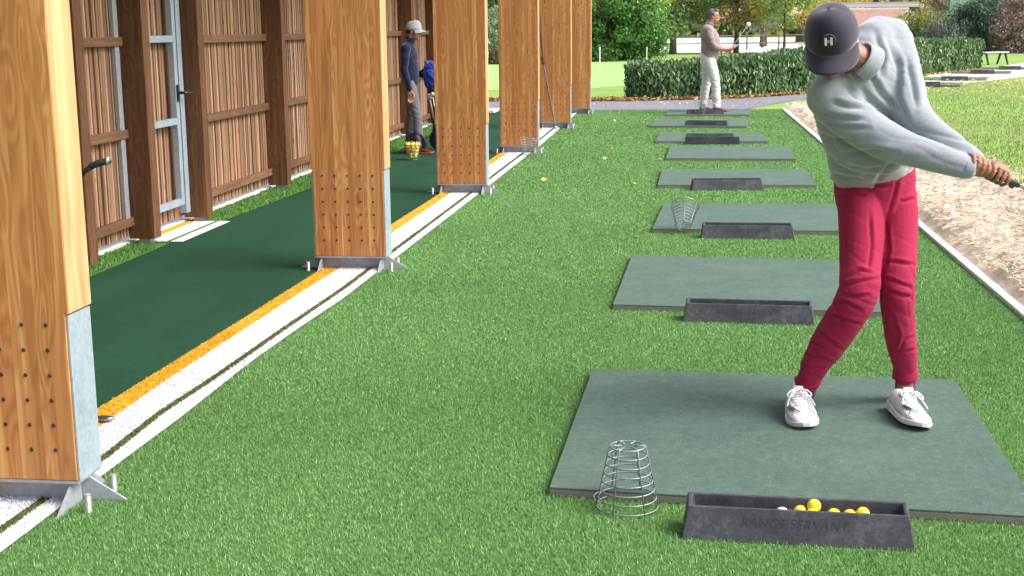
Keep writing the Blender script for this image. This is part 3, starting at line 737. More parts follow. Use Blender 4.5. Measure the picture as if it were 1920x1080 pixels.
# ------------------------------------------------------------------ people
def skin_mat(name, col):
    m, t, b = mat(name); g = N(t); v = g.coord(); c = g.ramp(g.noise(v, 30, 5, .6), [(.3, tuple(x*.88 for x in col)), (.7, tuple(x*1.1 for x in col))])
    g.l(c, b.inputs['Base Color']); b.inputs['Roughness'].default_value = .5; b.inputs['Subsurface Weight'].default_value = .12; b.inputs['Subsurface Radius'].default_value = (.01, .004, .002)
    b.inputs['Subsurface Scale'].default_value = .5; g.l(g.bump(g.noise(v, 200, 3), .1, .001), b.inputs['Normal']); return m
def cloth(name, col, rough=.85, weave=900, bump=.25, sheen=.3, var=.08, folds=.0):
    m, t, b = mat(name); g = N(t); v = g.coord(); f = g.noise(v, 7, 5, .6)
    c = g.ramp(f, [(.3, tuple(x*(1-var) for x in col)), (.7, tuple(x*(1+var) for x in col))])
    c = g.mix(1.0, c, g.ramp(g.noise(v, 160, 3, .7), [(.3, (.88,)*3), (.7, (1.1,)*3)]), 'MULTIPLY')
    g.l(c, b.inputs['Base Color']); b.inputs['Roughness'].default_value = rough; b.inputs['Sheen Weight'].default_value = sheen; b.inputs['Specular IOR Level'].default_value = .2
    g.l(g.bump(g.noise(v, weave*.4, 3, .7), bump, .002), b.inputs['Normal']); return m
M['skin'] = skin_mat('skin', (.42, .19, .12)); M['skin_dark'] = skin_mat('skin_dark', (.30, .125, .075)); M['skin_pink'] = skin_mat('skin_pink', (.50, .22, .16))
M['eye'] = plain('eye', (.03, .02, .015), .2); M['lip'] = plain('lip', (.30, .10, .08), .5)

def frame(c, fwd, up):
    f = Vector(fwd).normalized(); r = f.cross(Vector(up)).normalized(); u = r.cross(f)
    return Matrix(((r.x, f.x, u.x, c[0]), (r.y, f.y, u.y, c[1]), (r.z, f.z, u.z, c[2]), (0, 0, 0, 1)))
def head_parts(mb, Mx):
    e = lambda c, r: mb.ell(c, r, Mx, 20, 14)
    e((0, -.012, .035), (.074, .094, .084)); e((0, .030, -.035), (.056, .058, .068)); e((0, .060, -.088), (.026, .024, .020))
    e((.030, .030, -.060), (.028, .045, .035)); e((-.030, .030, -.060), (.028, .045, .035))
    e((.034, .068, -.022), (.022, .018, .020)); e((-.034, .068, -.022), (.022, .018, .020))
    e((0, .078, .022), (.045, .012, .012)); e((0, .086, -.056), (.022, .010, .013))
    v, f = sweep([Mx @ Vector(p) for p in ((0, .080, .015), (0, .096, -.010), (0, .110, -.030), (0, .096, -.036))], [(.008, .008), (.010, .010), (.014, .011), (.012, .008)], 10, round_cap=True); mb.add(v, f)
    for s in (-1, 1): e((s*.076, -.008, -.012), (.009, .018, .030)); e((s*.078, .002, -.030), (.007, .010, .010))
def face_bits(Mx, parent):
    for s in (-1, 1):
        b = MB(); b.ell((s*.031, .080, .004), (.014, .009, .008), Mx, 12, 8); b.build('eye', M['eye'], parent, smooth=True)
    b = MB(); b.ell((0, .094, -.058), (.022, .006, .006), Mx, 14, 8); b.build('mouth', M['lip'], parent, smooth=True)

def grip_hand(mb, c, axis, back, s=1.0, thumb=1, flip=1):
    a = Vector(axis).normalized(); b = Vector(back); b = (b-a*b.dot(a)).normalized(); d = a.cross(b); c = Vector(c)
    R4 = Matrix(((a.x, d.x, b.x, c.x), (a.y, d.y, b.y, c.y), (a.z, d.z, b.z, c.z), (0, 0, 0, 1)))
    mb.ell((0, flip*.010*s, .030*s), (.041*s, .033*s, .014*s), R4, 14, 10)
    for i, (o, r, sw) in enumerate(((-.034, .0082, 3.5), (-.012, .0092, 4.1), (.010, .0092, 4.0), (.031, .0085, 3.7))):
        pts = []; R_ = .0225*s
        for k in range(8):
            t = math.pi/2+.35-(sw)*k/7
            pts.append(R4 @ Vector((o*s+.003*k/7, flip*R_*1.25*math.cos(t)*-1, R_*1.15*math.sin(t)+.002)))
        v, f = sweep(pts, [(r*s*(1-.03*k),)*2 for k in range(8)], 10, round_cap=True); mb.add(v, f)
    pts = [R4 @ Vector(p)*1.0 for p in ((.030*s, .022*s*thumb, .024*s), (.050*s, .026*s*thumb, .008*s), (.068*s, .016*s*thumb, -.008*s), (.082*s, .006*s*thumb, -.016*s))]
    v, f = sweep(pts, [(.012*s,)*2, (.0115*s,)*2, (.010*s,)*2, (.0085*s,)*2], 10, round_cap=True); mb.add(v, f)
def relaxed_hand(mb, wrist, down, fwd, s=1.0, side=1):
    """hanging hand, palm facing sideways; fwd = thumb side"""
    d = Vector(down).normalized(); f = Vector(fwd); f = (f-d*f.dot(d)).normalized(); n = d.cross(f)*side; w0 = Vector(wrist)
    R4 = Matrix(((n.x, f.x, d.x, w0.x), (n.y, f.y, d.y, w0.y), (n.z, f.z, d.z, w0.z), (0, 0, 0, 1)))
    mb.ell((0, 0, .050*s), (.016*s, .040*s, .052*s), R4, 14, 10)
    for o, ln, r in ((.030, .078, .0088), (.010, .088, .0092), (-.010, .082, .0088), (-.029, .066, .0078)):
        pts = [R4 @ Vector(p) for p in ((0, o*s, .080*s), (.004*s, o*s*1.1, (.095+ln*.30)*s), (.016*s, o*s*1.1, (.095+ln*.62)*s), (.034*s, o*s*1.05, (.095+ln*.85)*s))]
        v, f_ = sweep(pts, [(r*s,)*2, (r*s,)*2, (r*.92*s,)*2, (r*.8*s,)*2], 10, round_cap=True); mb.add(v, f_)
    pts = [R4 @ Vector(p) for p in ((.004*s, .030*s, .030*s), (.012*s, .050*s, .058*s), (.020*s, .056*s, .085*s), (.024*s, .052*s, .104*s))]
    v, f_ = sweep(pts, [(.013*s,)*2, (.0115*s,)*2, (.010*s,)*2, (.0085*s,)*2], 10, round_cap=True); mb.add(v, f_)

def cap(Mx, parent, m, s=1.0, brim=.078, logo=False):
    hat = empty('cap'); hat.parent = parent
    b = MB(); nu, nv = 48, 14; v = []; f = []
    for j in range(nv):
        t = j/(nv-1)*math.pi/2
        for i in range(nu):
            a = 2*math.pi*i/nu; fr = math.sin(a)           # +y front
            R_ = math.cos(t)**.8; h = math.sin(t)**.95
            seam = 1-.010*math.exp(-((((a-math.pi/2) % (math.pi/3))-0)/.06)**2)-.010*math.exp(-((((a-math.pi/2) % (math.pi/3))-math.pi/3)/.06)**2)
            x = .088*R_*math.cos(a)*seam; y = (.112 if fr > 0 else .104)*R_*fr*seam-.008; z = .020+.006*fr+(.114+.016*max(0, fr)*math.sin(2*t))*h
            v.append(Mx @ Vector((x*s, y*s, z*s)))
    for j in range(nv-1):
        for i in range(nu): f.append((j*nu+i, j*nu+(i+1) % nu, (j+1)*nu+(i+1) % nu, (j+1)*nu+i))
    b.add(v, f); o = b.build('crown', m, hat, smooth=True); sm = o.modifiers.new('s', 'SOLIDIFY'); sm.thickness = .003
    b = MB(); nu, nv = 25, 9; v = []; f = []
    for j in range(nv):
        q = j/(nv-1)
        for i in range(nu):
            a = math.radians(18+144*i/(nu-1)); c_, s_ = math.cos(a), math.sin(a)
            ext = brim*q*(max(0, (s_-.28)/.72)**.55)
            x = .087*c_*(1+.05*q); y = .110*s_-.008+ext; z = .026+.004*s_-.020*q-.028*(abs(c_)**2)*(.4+q)
            v.append(Mx @ Vector((x*s, y*s, z*s)))
    for j in range(nv-1):
        for i in range(nu-1): f.append((j*nu+i, j*nu+i+1, (j+1)*nu+i+1, (j+1)*nu+i))
    b.add(v, f); o = b.build('brim', m, hat, smooth=True); sm = o.modifiers.new('s', 'SOLIDIFY'); sm.thickness = .004; sm.offset = 0
    b = MB(); b.ell((0, -.006*s, .136*s), (.008*s, .008*s, .004*s), Mx); b.build('button', m, hat, smooth=True)
    if logo:
        cz, cy = .088, .0985; tilt = Matrix.Translation((0, cy*s, cz*s)) @ Matrix.Rotation(math.radians(-90+30), 4, 'X') @ Matrix.Scale(1, 4)
        T = Mx @ tilt
        b = MB(); b.lathe([(.025, -.010), (.025, .0035), (.0238, .0045)], 36, T); b.lathe([(.0225, .0045), (.0225, .0055)], 36, T); b.build('badge', cloth('badge', (.022, .019, .028), .6), hat)
        b = MB()
        for x in (-.013, .0065): b.box(x, x+.0075, -.0135, .0135, .0056, .0085, T)
        b.build('badge_letter', plain('badge_letter', (.62, .62, .65), .35, .2), hat, bevel=.0008)
        b = MB(); b.box(-.0053, .0063, -.0045, .0045, .0056, .0075, T); b.build('badge_bar', plain('badge_bar', (.30, .29, .32), .35, .2), hat)
    return hat

def shoe(parent, heel, direction, up=(0, 0, 1), s=1.0, m_up=None, m_sole=None, laces=True, mark=True, side=1, Lx=.29):
    """heel = point on the ground under the heel; side=+1: outer side is local -x"""
    d = Vector(direction).normalized(); u = Vector(up); u = (u-d*u.dot(d)).normalized(); r = d.cross(u)
    T = Matrix(((r.x, d.x, u.x, heel[0]), (r.y, d.y, u.y, heel[1]), (r.z, d.z, u.z, heel[2]), (0, 0, 0, 1)))
    sh = empty('shoe'); sh.parent = parent
    st = [(0.004, .021, .058), (.012, .030, .074), (.03, .036, .081), (.06, .038, .083), (.09, .040, .083), (.115, .042, .081), (.14, .0445, .075), (.17, .048, .066), (.20, .050, .058), (.23, .048, .051), (.255, .040, .043), (.275, .029, .035), (.285, .017, .027)]
    k = Lx/.29*s; v = []; f = []; n = 24; side_off = lambda y: .006*math.sin(y/.29*math.pi)*side
    for y, hw, zt in st:
        for i in range(n):
            a = 2*math.pi*i/n; c_, s_ = math.cos(a), math.sin(a); z0 = .014
            if y < .11: x = hw*(abs(c_)**.8)*(1 if c_ > 0 else -1)*(1-.22*max(0, s_))
            else: x = hw*(abs(c_)**.75)*(1 if c_ > 0 else -1)*(1-.12*max(0, s_))
            z = z0+(zt-z0)*(.5+.5*(abs(s_)**.8)*(1 if s_ > 0 else -1))
            v.append(T @ (Vector((x+side_off(y), y, z))*k))
    for j in range(len(st)-1):
        for i in range(n): f.append((j*n+i, j*n+(i+1) % n, (j+1)*n+(i+1) % n, (j+1)*n+i))
    f.append(tuple(range(n-1, -1, -1))); f.append(tuple(range((len(st)-1)*n, len(st)*n)))
    b = MB(); b.add(v, f); o = b.build('upper', m_up, sh, smooth=True); ss = o.modifiers.new('ss', 'SUBSURF'); ss.levels = ss.render_levels = 1
    # sole with toe spring
    v = []; f = []; out_ = []
    ys = np.linspace(-.004, .292, 22); yy = [q[0] for q in st]; hh = [q[1] for q in st]
    prof = [(y, np.interp(y, [-.006]+yy+[.294], [.012]+[h_+.004 for h_ in hh]+[.008])) for y in ys]
    ring = [(-w_+side_off(y), y) for y, w_ in prof]+[(w_+side_off(y), y) for y, w_ in reversed(prof)]
    spring = lambda y: .014*max(0, (y-.20)/.09)**2+.006*max(0, (.04-y)/.04)**2
    ht = lambda y: .030-.008*min(1, max(0, (y-.05)/.15))
    nn = len(ring)
    for lev in (0, 1, 2, 3):
        for x, y in ring:
            sc_ = (.90, 1.0, 1.02, .97)[lev]; z = (spring(y), spring(y)+.006, ht(y)-.004+spring(y)*.5, ht(y)+spring(y)*.5)[lev]
            v.append(T @ (Vector(((x-side_off(y))*sc_+side_off(y), y, z))*k))
    for l_ in range(3):
        for i in range(nn): f.append((l_*nn+i, l_*nn+(i+1) % nn, (l_+1)*nn+(i+1) % nn, (l_+1)*nn+i))
    f.append(tuple(range(nn-1, -1, -1))); f.append(tuple(range(3*nn, 4*nn)))
    b = MB(); b.add(v, f); b.build('sole', m_sole, sh, smooth=False, bevel=.0015)
    zt = lambda y: np.interp(y, yy, [q[2] for q in st])
    if laces:
        b = MB()
        # tongue and eyestay
        for sx in (-1, 1):
            pts = [T @ (Vector((sx*(.013+.004*i)+side_off(.19-.02*i), .19-.022*i, zt(.19-.022*i)-.001-.0015*i))*k) for i in range(5)]
            b.tube(pts, .0035*s, 6)
        b.tube([T @ (Vector((side_off(.1), .125, zt(.125)+.002))*k), T @ (Vector((side_off(.1), .094, .100))*k)], [(.017*s, .004*s), (.019*s, .004*s)], 10)
        b.build('tongue', m_up, sh, smooth=True)
        b = MB()
        for i in range(5):
            y = .19-.018*i; wd = .015+.0035*i; z = zt(y)+.0035
            b.tube([T @ (Vector((-wd+side_off(y), y-.006, z-.004))*k), T @ (Vector((side_off(y), y, z+.001))*k), T @ (Vector((wd+side_off(y), y+.004, z-.004))*k)], .0024*s, 6)
        kn = Vector((side_off(.11), .118, zt(.118)+.012))
        for sx in (-1, 1):
            loop = [kn, kn+Vector((sx*.022, .012, .006)), kn+Vector((sx*.040, .030, -.006)), kn+Vector((sx*.030, .040, -.012)), kn+Vector((sx*.012, .018, .002))]
            b.tube([T @ (p*k) for p in smooth_pts(loop, [(1, 1)]*5)[0]], .0024*s, 6)
            tail = [kn, kn+Vector((sx*.020, .018, .002)), kn+Vector((sx*.038, .048, -.020)), kn+Vector((sx*.046, .075, -.034))]
            b.tube([T @ (p*k) for p in smooth_pts(tail, [(1, 1)]*4)[0]], .0022*s, 6)
        b.build('laces', plain('laces', (.72, .72, .72), .8), sh, smooth=True)
        for sx in (-1, 1):
            b = MB()
            for i in range(6):
                y = .10+.022*i; pts = []
                for q in range(4):
                    ang = math.radians(66-11*q); yy_ = y+.010*q; hw = np.interp(yy_, yy, hh); z_top = zt(yy_)
                    pts.append(T @ (Vector((sx*hw*1.012*math.cos(ang)**.75*(1-.15*math.sin(ang))+side_off(yy_), yy_, .0145+(z_top-.014)*(.5+.5*math.sin(ang)**.8)))*k))
                b.tube(pts, .0014*s, 5)
            b.build('stitching', M['stitch'], sh, smooth=True)
    if mark:
        # curved dark tick on the outer toe side
        b = MB(); pts = []
        for t_, x_ in ((0, 0), (.25, .2), (.5, .45), (.75, .75), (1, 1)):
            y = .172+.070*t_-.0*x_; ang = math.radians(28+52*t_**1.3)
            hw = np.interp(y, yy, hh); z_top = zt(y)
            x = side*hw*math.cos(ang)**.75*(1-.12*math.sin(ang)) ; z = .014+(z_top-.014)*(.5+.5*math.sin(ang)**.8)
            pts.append(T @ (Vector((x*1.04+side_off(y), y, z+.0055))*k))
        pp_, _ = smooth_pts(pts, [(1, 1)]*5); rr = [(.0012+.0040*math.sin(math.pi*min(1, i/len(pp_)*1.2+.05)) if i/len(pp_) < .8 else .0015, .0012) for i in range(len(pp_))]
        rr = [(max(.002, a*s*1.8), .0015) for a, _ in rr]
        v, f = sweep(pp_, rr, 6, up=u); b.add(v, f); b.build('side_mark', M['black'], sh)
    return sh

# ---- main golfer
gf = empty('person', G(1600, 790), label='golfer in grey fleece, red trousers and navy cap swinging on the nearest mat', cat='person')
def gp(mbobj): return mbobj
off = gf.location.copy()
def reroot(o, root):                      # children hold world coordinates; the thing's Empty stands at its base
    o.location = o.location - root.location
M['fleece'] = cloth('fleece', (.245, .262, .29), .95, 500, .5, .6, .06)
M['red'] = cloth('red_trousers', (.30, .012, .052), .85, 1500, .25, .05, .10)
M['navy_cap'] = cloth('navy_cap', (.019, .014, .031), .7, 1600, .2, .3, .06)
M['shoe_w'] = plain('shoe_white', (.60, .58, .58), .5, 0, var=.12, scale=25, bump=.1, bscale=300)
M['sole_w'] = plain('sole_white', (.60, .55, .53), .6, 0, var=.2, scale=30)
M['stitch'] = plain('grey_stitch', (.16, .16, .18), .8)
M['sock'] = cloth('sock', (.012, .013, .025), .9)

hc = P(1560, 80, 4.99); fwd = Vector((-.10, -.77, -.63)); upv = Vector((-.16, -.63, .76)); upv.rotate(Matrix.Rotation(0, 3, 'X'))
HM = frame(hc, fwd, upv) @ Matrix.Rotation(math.radians(0), 4, 'Y')
neck0 = P(1612, 114, 5.035)
Lsh = P(1672, 88, 5.20); Rsh = P(1556, 190, 5.02)
Lel = P(1722, 222, 5.06); Lwr = P(1822, 297, 4.93)
Rel = P(1668, 272, 4.86); Rwr = P(1806, 312, 4.86)
hand = P(1850, 320, 4.90); axis = Vector((.86, .30, -.40)).normalized()
RL = [(P(1612, 350, 5.42), .090), (P(1615, 430, 5.33), .089), (P(1613, 500, 5.24), .080), (P(1610, 548, 5.18), .080), (P(1588, 590, 5.19), .075), (P(1556, 640, 5.24), .072), (P(1528, 685, 5.29), .056), (P(1516, 716, 5.33), .047)]
LL = [(P(1674, 345, 5.44), .088), (P(1685, 400, 5.40), .076), (P(1683, 480, 5.32), .074), (P(1682, 548, 5.26), .069), (P(1686, 610, 5.29), .063), (P(1692, 655, 5.33), .058), (P(1697, 688, 5.37), .048), (P(1697, 704, 5.38), .045)]
TORSO = [(P(1640, 322, 5.41), .160, .095), (P(1634, 292, 5.36), .170, .125), (P(1624, 250, 5.27), .165, .135), (P(1616, 205, 5.20), .165, .135), (P(1617, 160, 5.14), .160, .125), (P(1632, 110, 5.14), .125, .110), (P(1642, 80, 5.16), .09, .085)]
b = MB(); head_parts(b, HM)
limb(b, [(neck0+Vector((.05, .06, -.01)), .056), (neck0, .052), (HM @ Vector((0, -.045, -.045)), .054)], 16)
limb(b, [(p, r*.66) for p, r in RL]+[(P(1506, 748, 5.35), .034)]); limb(b, [(p, r*.66) for p, r in LL]+[(P(1697, 735, 5.39), .037)])
limb(b, [(p, a*.85, c*.85) for p, a, c in TORSO], up=(0, -1, 0))
limb(b, [(Lsh, .05), (Lel, .035), (Lwr, .026), (hand-axis*.05, .026)]); limb(b, [(P(1560, 188, 5.07), .05), (P(1668, 266, 4.95), .035), (P(1806, 313, 4.885), .024), (hand+axis*.0, .024)])
grip_hand(b, hand-axis*.045, axis, Vector((.1, .25, 1)), 1.0, -1, -1); grip_hand(b, hand+axis*.045, axis, Vector((.1, -.35, 1)), 1.0, -1, -1)
o = organic('body', b, .0030, M['skin_dark'], gf, 2); reroot(o, gf)
hf = empty('face'); hf.parent = gf; reroot(hf, gf); face_bits(HM, hf)
ch_ = cap(HM, gf, M['navy_cap'], 1.10, .070, True); reroot(ch_, gf)
# sunglasses: white temples and lenses resting on the brim side
b = MB()
for s in (-1, 1): b.tube([HM @ Vector(p) for p in ((s*.072, .078, .012), (s*.088, .04, .012), (s*.092, -.03, .006), (s*.088, -.055, -.015))], [(.0025, .006)]*4, 8)
b.tube([HM @ Vector(p) for p in ((-.072, .078, .012), (-.03, .098, .008), (.03, .098, .008), (.072, .078, .012))], [(.004, .012)]*4, 8)
o = b.build('sunglasses', plain('white_plastic', (.68, .70, .72), .3), gf, smooth=True); reroot(o, gf)

def fold_disp(scale_dir, amp, seed, zfun=None):
    ax, al, t3 = scale_dir
    def fn(co, no):
        q = np.c_[co @ np.array(ax), co @ np.array(al), co @ np.array(t3)]
        w_ = vnoise(co*7, seed+9)[:, None]*np.array([[.8, .4, .4]]); q2 = q+w_
        a = vnoise(q2, seed); r = 1-np.abs(2*a-1); bb = vnoise(q2*2.1+7, seed+1); r2 = 1-np.abs(2*bb-1)
        d = -(r**5-.17)*amp*.8-(r2**5-.17)*amp*.4
        if zfun is not None: d = d*zfun(co)
        return d
    return fn
def crease_disp(lines, w, A, base=None):
    seg = []
    for ln in lines:
        q = [(P(x, y, 5.1).x, P(x, y, 5.1).z) for x, y in ln]; seg.append(q)
    eye = np.array([0, 0, H])
    def fn(co, no):
        view = co-eye; t = 5.1/co[:, 1]; X = view[:, 0]*t; Z = view[:, 2]*t+H      # survey lines were read at one depth
        vd = view/np.linalg.norm(view, axis=1)[:, None]; face = np.clip(-(no*vd).sum(1), 0, 1)
        d = base(co, no) if base is not None else np.zeros(len(co))
        for q in seg:
            best = np.full(len(co), 9.0); side = np.zeros(len(co)); fade = np.ones(len(co)); n_ = len(q)-1
            for i in range(n_):
                ax, az = q[i]; bx, bz = q[i+1]; ex, ez = bx-ax, bz-az; L2 = ex*ex+ez*ez
                tt = ((X-ax)*ex+(Z-az)*ez)/L2; tc = np.clip(tt, 0, 1); dx, dz = X-ax-tc*ex, Z-az-tc*ez; dd = np.hypot(dx, dz); m_ = dd < best
                best[m_] = dd[m_]; side[m_] = np.sign(ex*dz-ez*dx)[m_]; u = (i+tc)/n_; fade[m_] = (np.clip(np.minimum(u, 1-u)*4+.25, 0, 1))[m_]
            d += A*fade*np.clip(face*2, 0, 1)*(-np.exp(-(best/w)**2)+.55*np.exp(-((best-2.1*w)/(1.3*w))**2)*(side > 0))
        return d
    return fn
FC = [[(1560, 191), (1589, 200), (1624, 202)], [(1529, 211), (1567, 223), (1622, 226)], [(1544, 231), (1578, 240), (1628, 241)], [(1553, 262), (1573, 289)], [(1573, 291), (1633, 283), (1680, 288)],
      [(1642, 344), (1673, 304)], [(1584, 162), (1607, 184), (1635, 193)], [(1615, 169), (1642, 195), (1664, 215)], [(1660, 73), (1686, 122), (1683, 183), (1703, 231)], [(1625, 130), (1652, 176), (1682, 204)],
      [(1530, 250), (1565, 262), (1600, 262)], [(1590, 312), (1625, 322), (1660, 312)], [(1640, 60), (1655, 100), (1650, 140)], [(1700, 110), (1712, 160), (1718, 200)], [(1560, 325), (1590, 335), (1620, 338)]]
TC = [[(1577, 536), (1613, 528), (1650, 522)], [(1573, 549), (1600, 558), (1632, 553)], [(1583, 523), (1611, 506), (1638, 513)], [(1549, 587), (1579, 600), (1612, 608)], [(1560, 572), (1585, 567), (1615, 585)],
      [(1506, 664), (1538, 671), (1560, 680)], [(1503, 682), (1526, 694), (1546, 689)], [(1531, 618), (1556, 640), (1575, 655)], [(1655, 489), (1681, 492), (1714, 497)], [(1654, 521), (1677, 528), (1710, 541)],
      [(1655, 541), (1690, 556), (1710, 556)], [(1672, 594), (1683, 626), (1677, 664)], [(1677, 674), (1694, 640), (1716, 630)], [(1684, 330), (1676, 365), (1664, 402)], [(1572, 374), (1598, 363), (1628, 368)],
      [(1610, 366), (1640, 352), (1668, 350)], [(1630, 400), (1634, 460), (1628, 505)], [(1690, 380), (1716, 372)], [(1662, 420), (1666, 470), (1660, 500)], [(1520, 640), (1545, 652)], [(1668, 655), (1690, 662), (1716, 655)]]
# fleece
b = MB(); limb(b, TORSO, 28, up=(0, -1, 0))
b.ell((0, 0, 0), (.176, .128, .040), Matrix.Translation(P(1636, 318, 5.41)) @ Matrix.Rotation(math.radians(-10), 4, 'Y'))
limb(b, [(P(1552, 182, 5.06), .082), (P(1600, 130, 5.14), .085), (P(1655, 76, 5.20), .098), (P(1672, 100, 5.20), .088)], 20)
limb(b, [(P(1664, 80, 5.20), .094), (P(1692, 150, 5.13), .080), (P(1712, 215, 5.07), .070), (P(1745, 248, 5.02), .058), (P(1790, 275, 4.97), .047), (P(1826, 300, 4.93), .040)], 20)
limb(b, [(P(1560, 188, 5.07), .088), (P(1610, 232, 5.00), .080), (P(1668, 266, 4.95), .070), (P(1720, 284, 4.92), .060), (P(1775, 302, 4.89), .050), (P(1812, 314, 4.88), .043)], 20)
limb(b, [(P(1565, 205, 5.12), .085), (P(1600, 270, 5.16), .095), (P(1660, 290, 5.12), .080)], 20)
o = organic('fleece', b, .006, M['fleece'], gf, 30, crease_disp(FC, .0095, .0105, fold_disp(((2.5, 0, 11), (1.6, 1, -.9), (0, 2.0, 0)), .006, 3)))
reroot(o, gf)
for w0, w1 in ((P(1812, 291, 4.94), P(1828, 301, 4.93)), (P(1806, 312, 4.88), P(1824, 317, 4.88))):
    v, f = sweep([w0, w0.lerp(w1, .5), w1], [(.043, .041), (.041, .039), (.039, .037)], 22); b = MB(); b.add(v, f); o = b.build('sleeve_cuff', M['fleece'], gf, smooth=True, bevel=.003); reroot(o, gf)
# ribbed hem band
b = MB(); hp = P(1638, 334, 5.42); Rh = Matrix.Translation(hp) @ Matrix.Rotation(math.radians(-6), 4, 'Y') @ Matrix.Rotation(math.radians(10), 4, 'X')
pts = [Rh @ Vector((.168*math.cos(a), .118*math.sin(a), -.012)) for a in np.linspace(0, 2*math.pi, 40, endpoint=False)]
# collar: standing band with an open front
CM = frame(neck0+Vector((.012, .0, .0)), Vector((-.35, -.45, -.82)), Vector((-.80, -.52, .30)))
b = MB(); v = []; f = []; nu = 33
for j in range(6):
    q = j/5
    for i in range(nu):
        a = math.radians(90+14+332*i/(nu-1)); rr = .074-.008*q; z = -.035+.062*q
        flare = 1+.10*q*math.cos(math.radians(332*(i/(nu-1)-.5)*1.0)/1.0)*-1
        v.append(CM @ Vector((rr*math.cos(a)*flare, rr*1.05*math.sin(a)*flare, z)))
for j in range(5):
    for i in range(nu-1): f.append((j*nu+i, j*nu+i+1, (j+1)*nu+i+1, (j+1)*nu+i))
b.add(v, f); o = b.build('collar', M['fleece'], gf, smooth=True); sm = o.modifiers.new('s', 'SOLIDIFY'); sm.thickness = .009; ss = o.modifiers.new('ss', 'SUBSURF'); ss.levels = ss.render_levels = 1; reroot(o, gf)
b = MB(); zp = [P(1609, 128, 5.01), P(1616, 138, 5.01), P(1624, 150, 5.02), P(1634, 163, 5.025)]
b.tube(zp, .0035, 6); b.ell(tuple(zp[2]), (.006, .006, .010)); o = b.build('zip', M['zinc'], gf, smooth=True); reroot(o, gf)
# trousers
b = MB(); limb(b, RL, 22); limb(b, LL, 22)
limb(b, [(P(1640, 385, 5.42), .150, .105), (P(1640, 355, 5.43), .160, .112), (P(1640, 322, 5.43), .158, .11)], 26)
b.ell((0, 0, 0), (.11, .13, .10), Matrix.Translation(P(1650, 350, 5.50)))
kz = [RL[3][0].z, LL[3][0].z]
def pz(c):
    z = c[:, 2]; return .30+1.0*np.exp(-((z-.50)/.13)**2)+.9*np.exp(-((z-.20)/.12)**2)+.5*np.exp(-((z-.92)/.06)**2)
o = organic('trousers', b, .0045, M['red'], gf, 6, crease_disp(TC, .0065, .0075, fold_disp(((6, 2, 13), (5, 0, 3), (0, 6, 0)), .0045, 14, pz))); reroot(o, gf)
for (p, r), tl in ((RL[-1], -18), (LL[-1], 4)):       # rolled cuffs
    b = MB(); Rm = Matrix.Translation(p) @ Matrix.Rotation(math.radians(tl), 4, 'Y')
    b.lathe([(r*.93, .030), (r*1.09, .031), (r*1.12, .018), (r*1.11, -.012), (r*1.05, -.018), (r*.9, -.017)], 28, Rm); o = b.build('cuff', M['red'], gf, smooth=True, bevel=.002); reroot(o, gf)
for p0, p1 in ((P(1514, 722, 5.345), P(1503, 765, 5.35)), (P(1697, 718, 5.40), P(1700, 765, 5.40))):
    b = MB(); limb(b, [(p0, .040), ((p0+p1)/2, .041), (p1, .040)], 18); o = b.build('sock', M['sock'], gf, smooth=True); reroot(o, gf)
h1 = G(1497, 764, .038); s1 = shoe(gf, (h1.x-.005, h1.y+.012, .038), (.03, -.98, 0), (-.06, 0, 1), 1.12, M['shoe_w'], M['sole_w'], side=1, Lx=.295); reroot(s1, gf)
h2 = G(1692, 766, .043); s2 = shoe(gf, (h2.x-.035, h2.y+.01, .043), (.20, -.96, -.0), (.20, 0, 1), 1.12, M['shoe_w'], M['sole_w'], side=1, Lx=.285); reroot(s2, gf)

# club in the golfer's hands
cl = empty('golf_club', hand, label='golf club held by the golfer in red trousers', cat='golf club')
b = MB(); b.tube([-axis*.085, axis*.14], [(.0135, .0135), (.010, .010)], 12); b.build('grip', M['black'], cl, smooth=True)
b = MB(); b.tube([axis*.14, axis*.93], [(.006, .006), (.0045, .0045)], 10); b.build('shaft', plain('steel', (.45, .46, .48), .25, .9), cl, smooth=True)
b = MB(); e_ = axis*.95; b.ell(tuple(e_), (.045, .018, .028)); b.build('club_head', bpy.data.materials['steel'], cl, smooth=True)

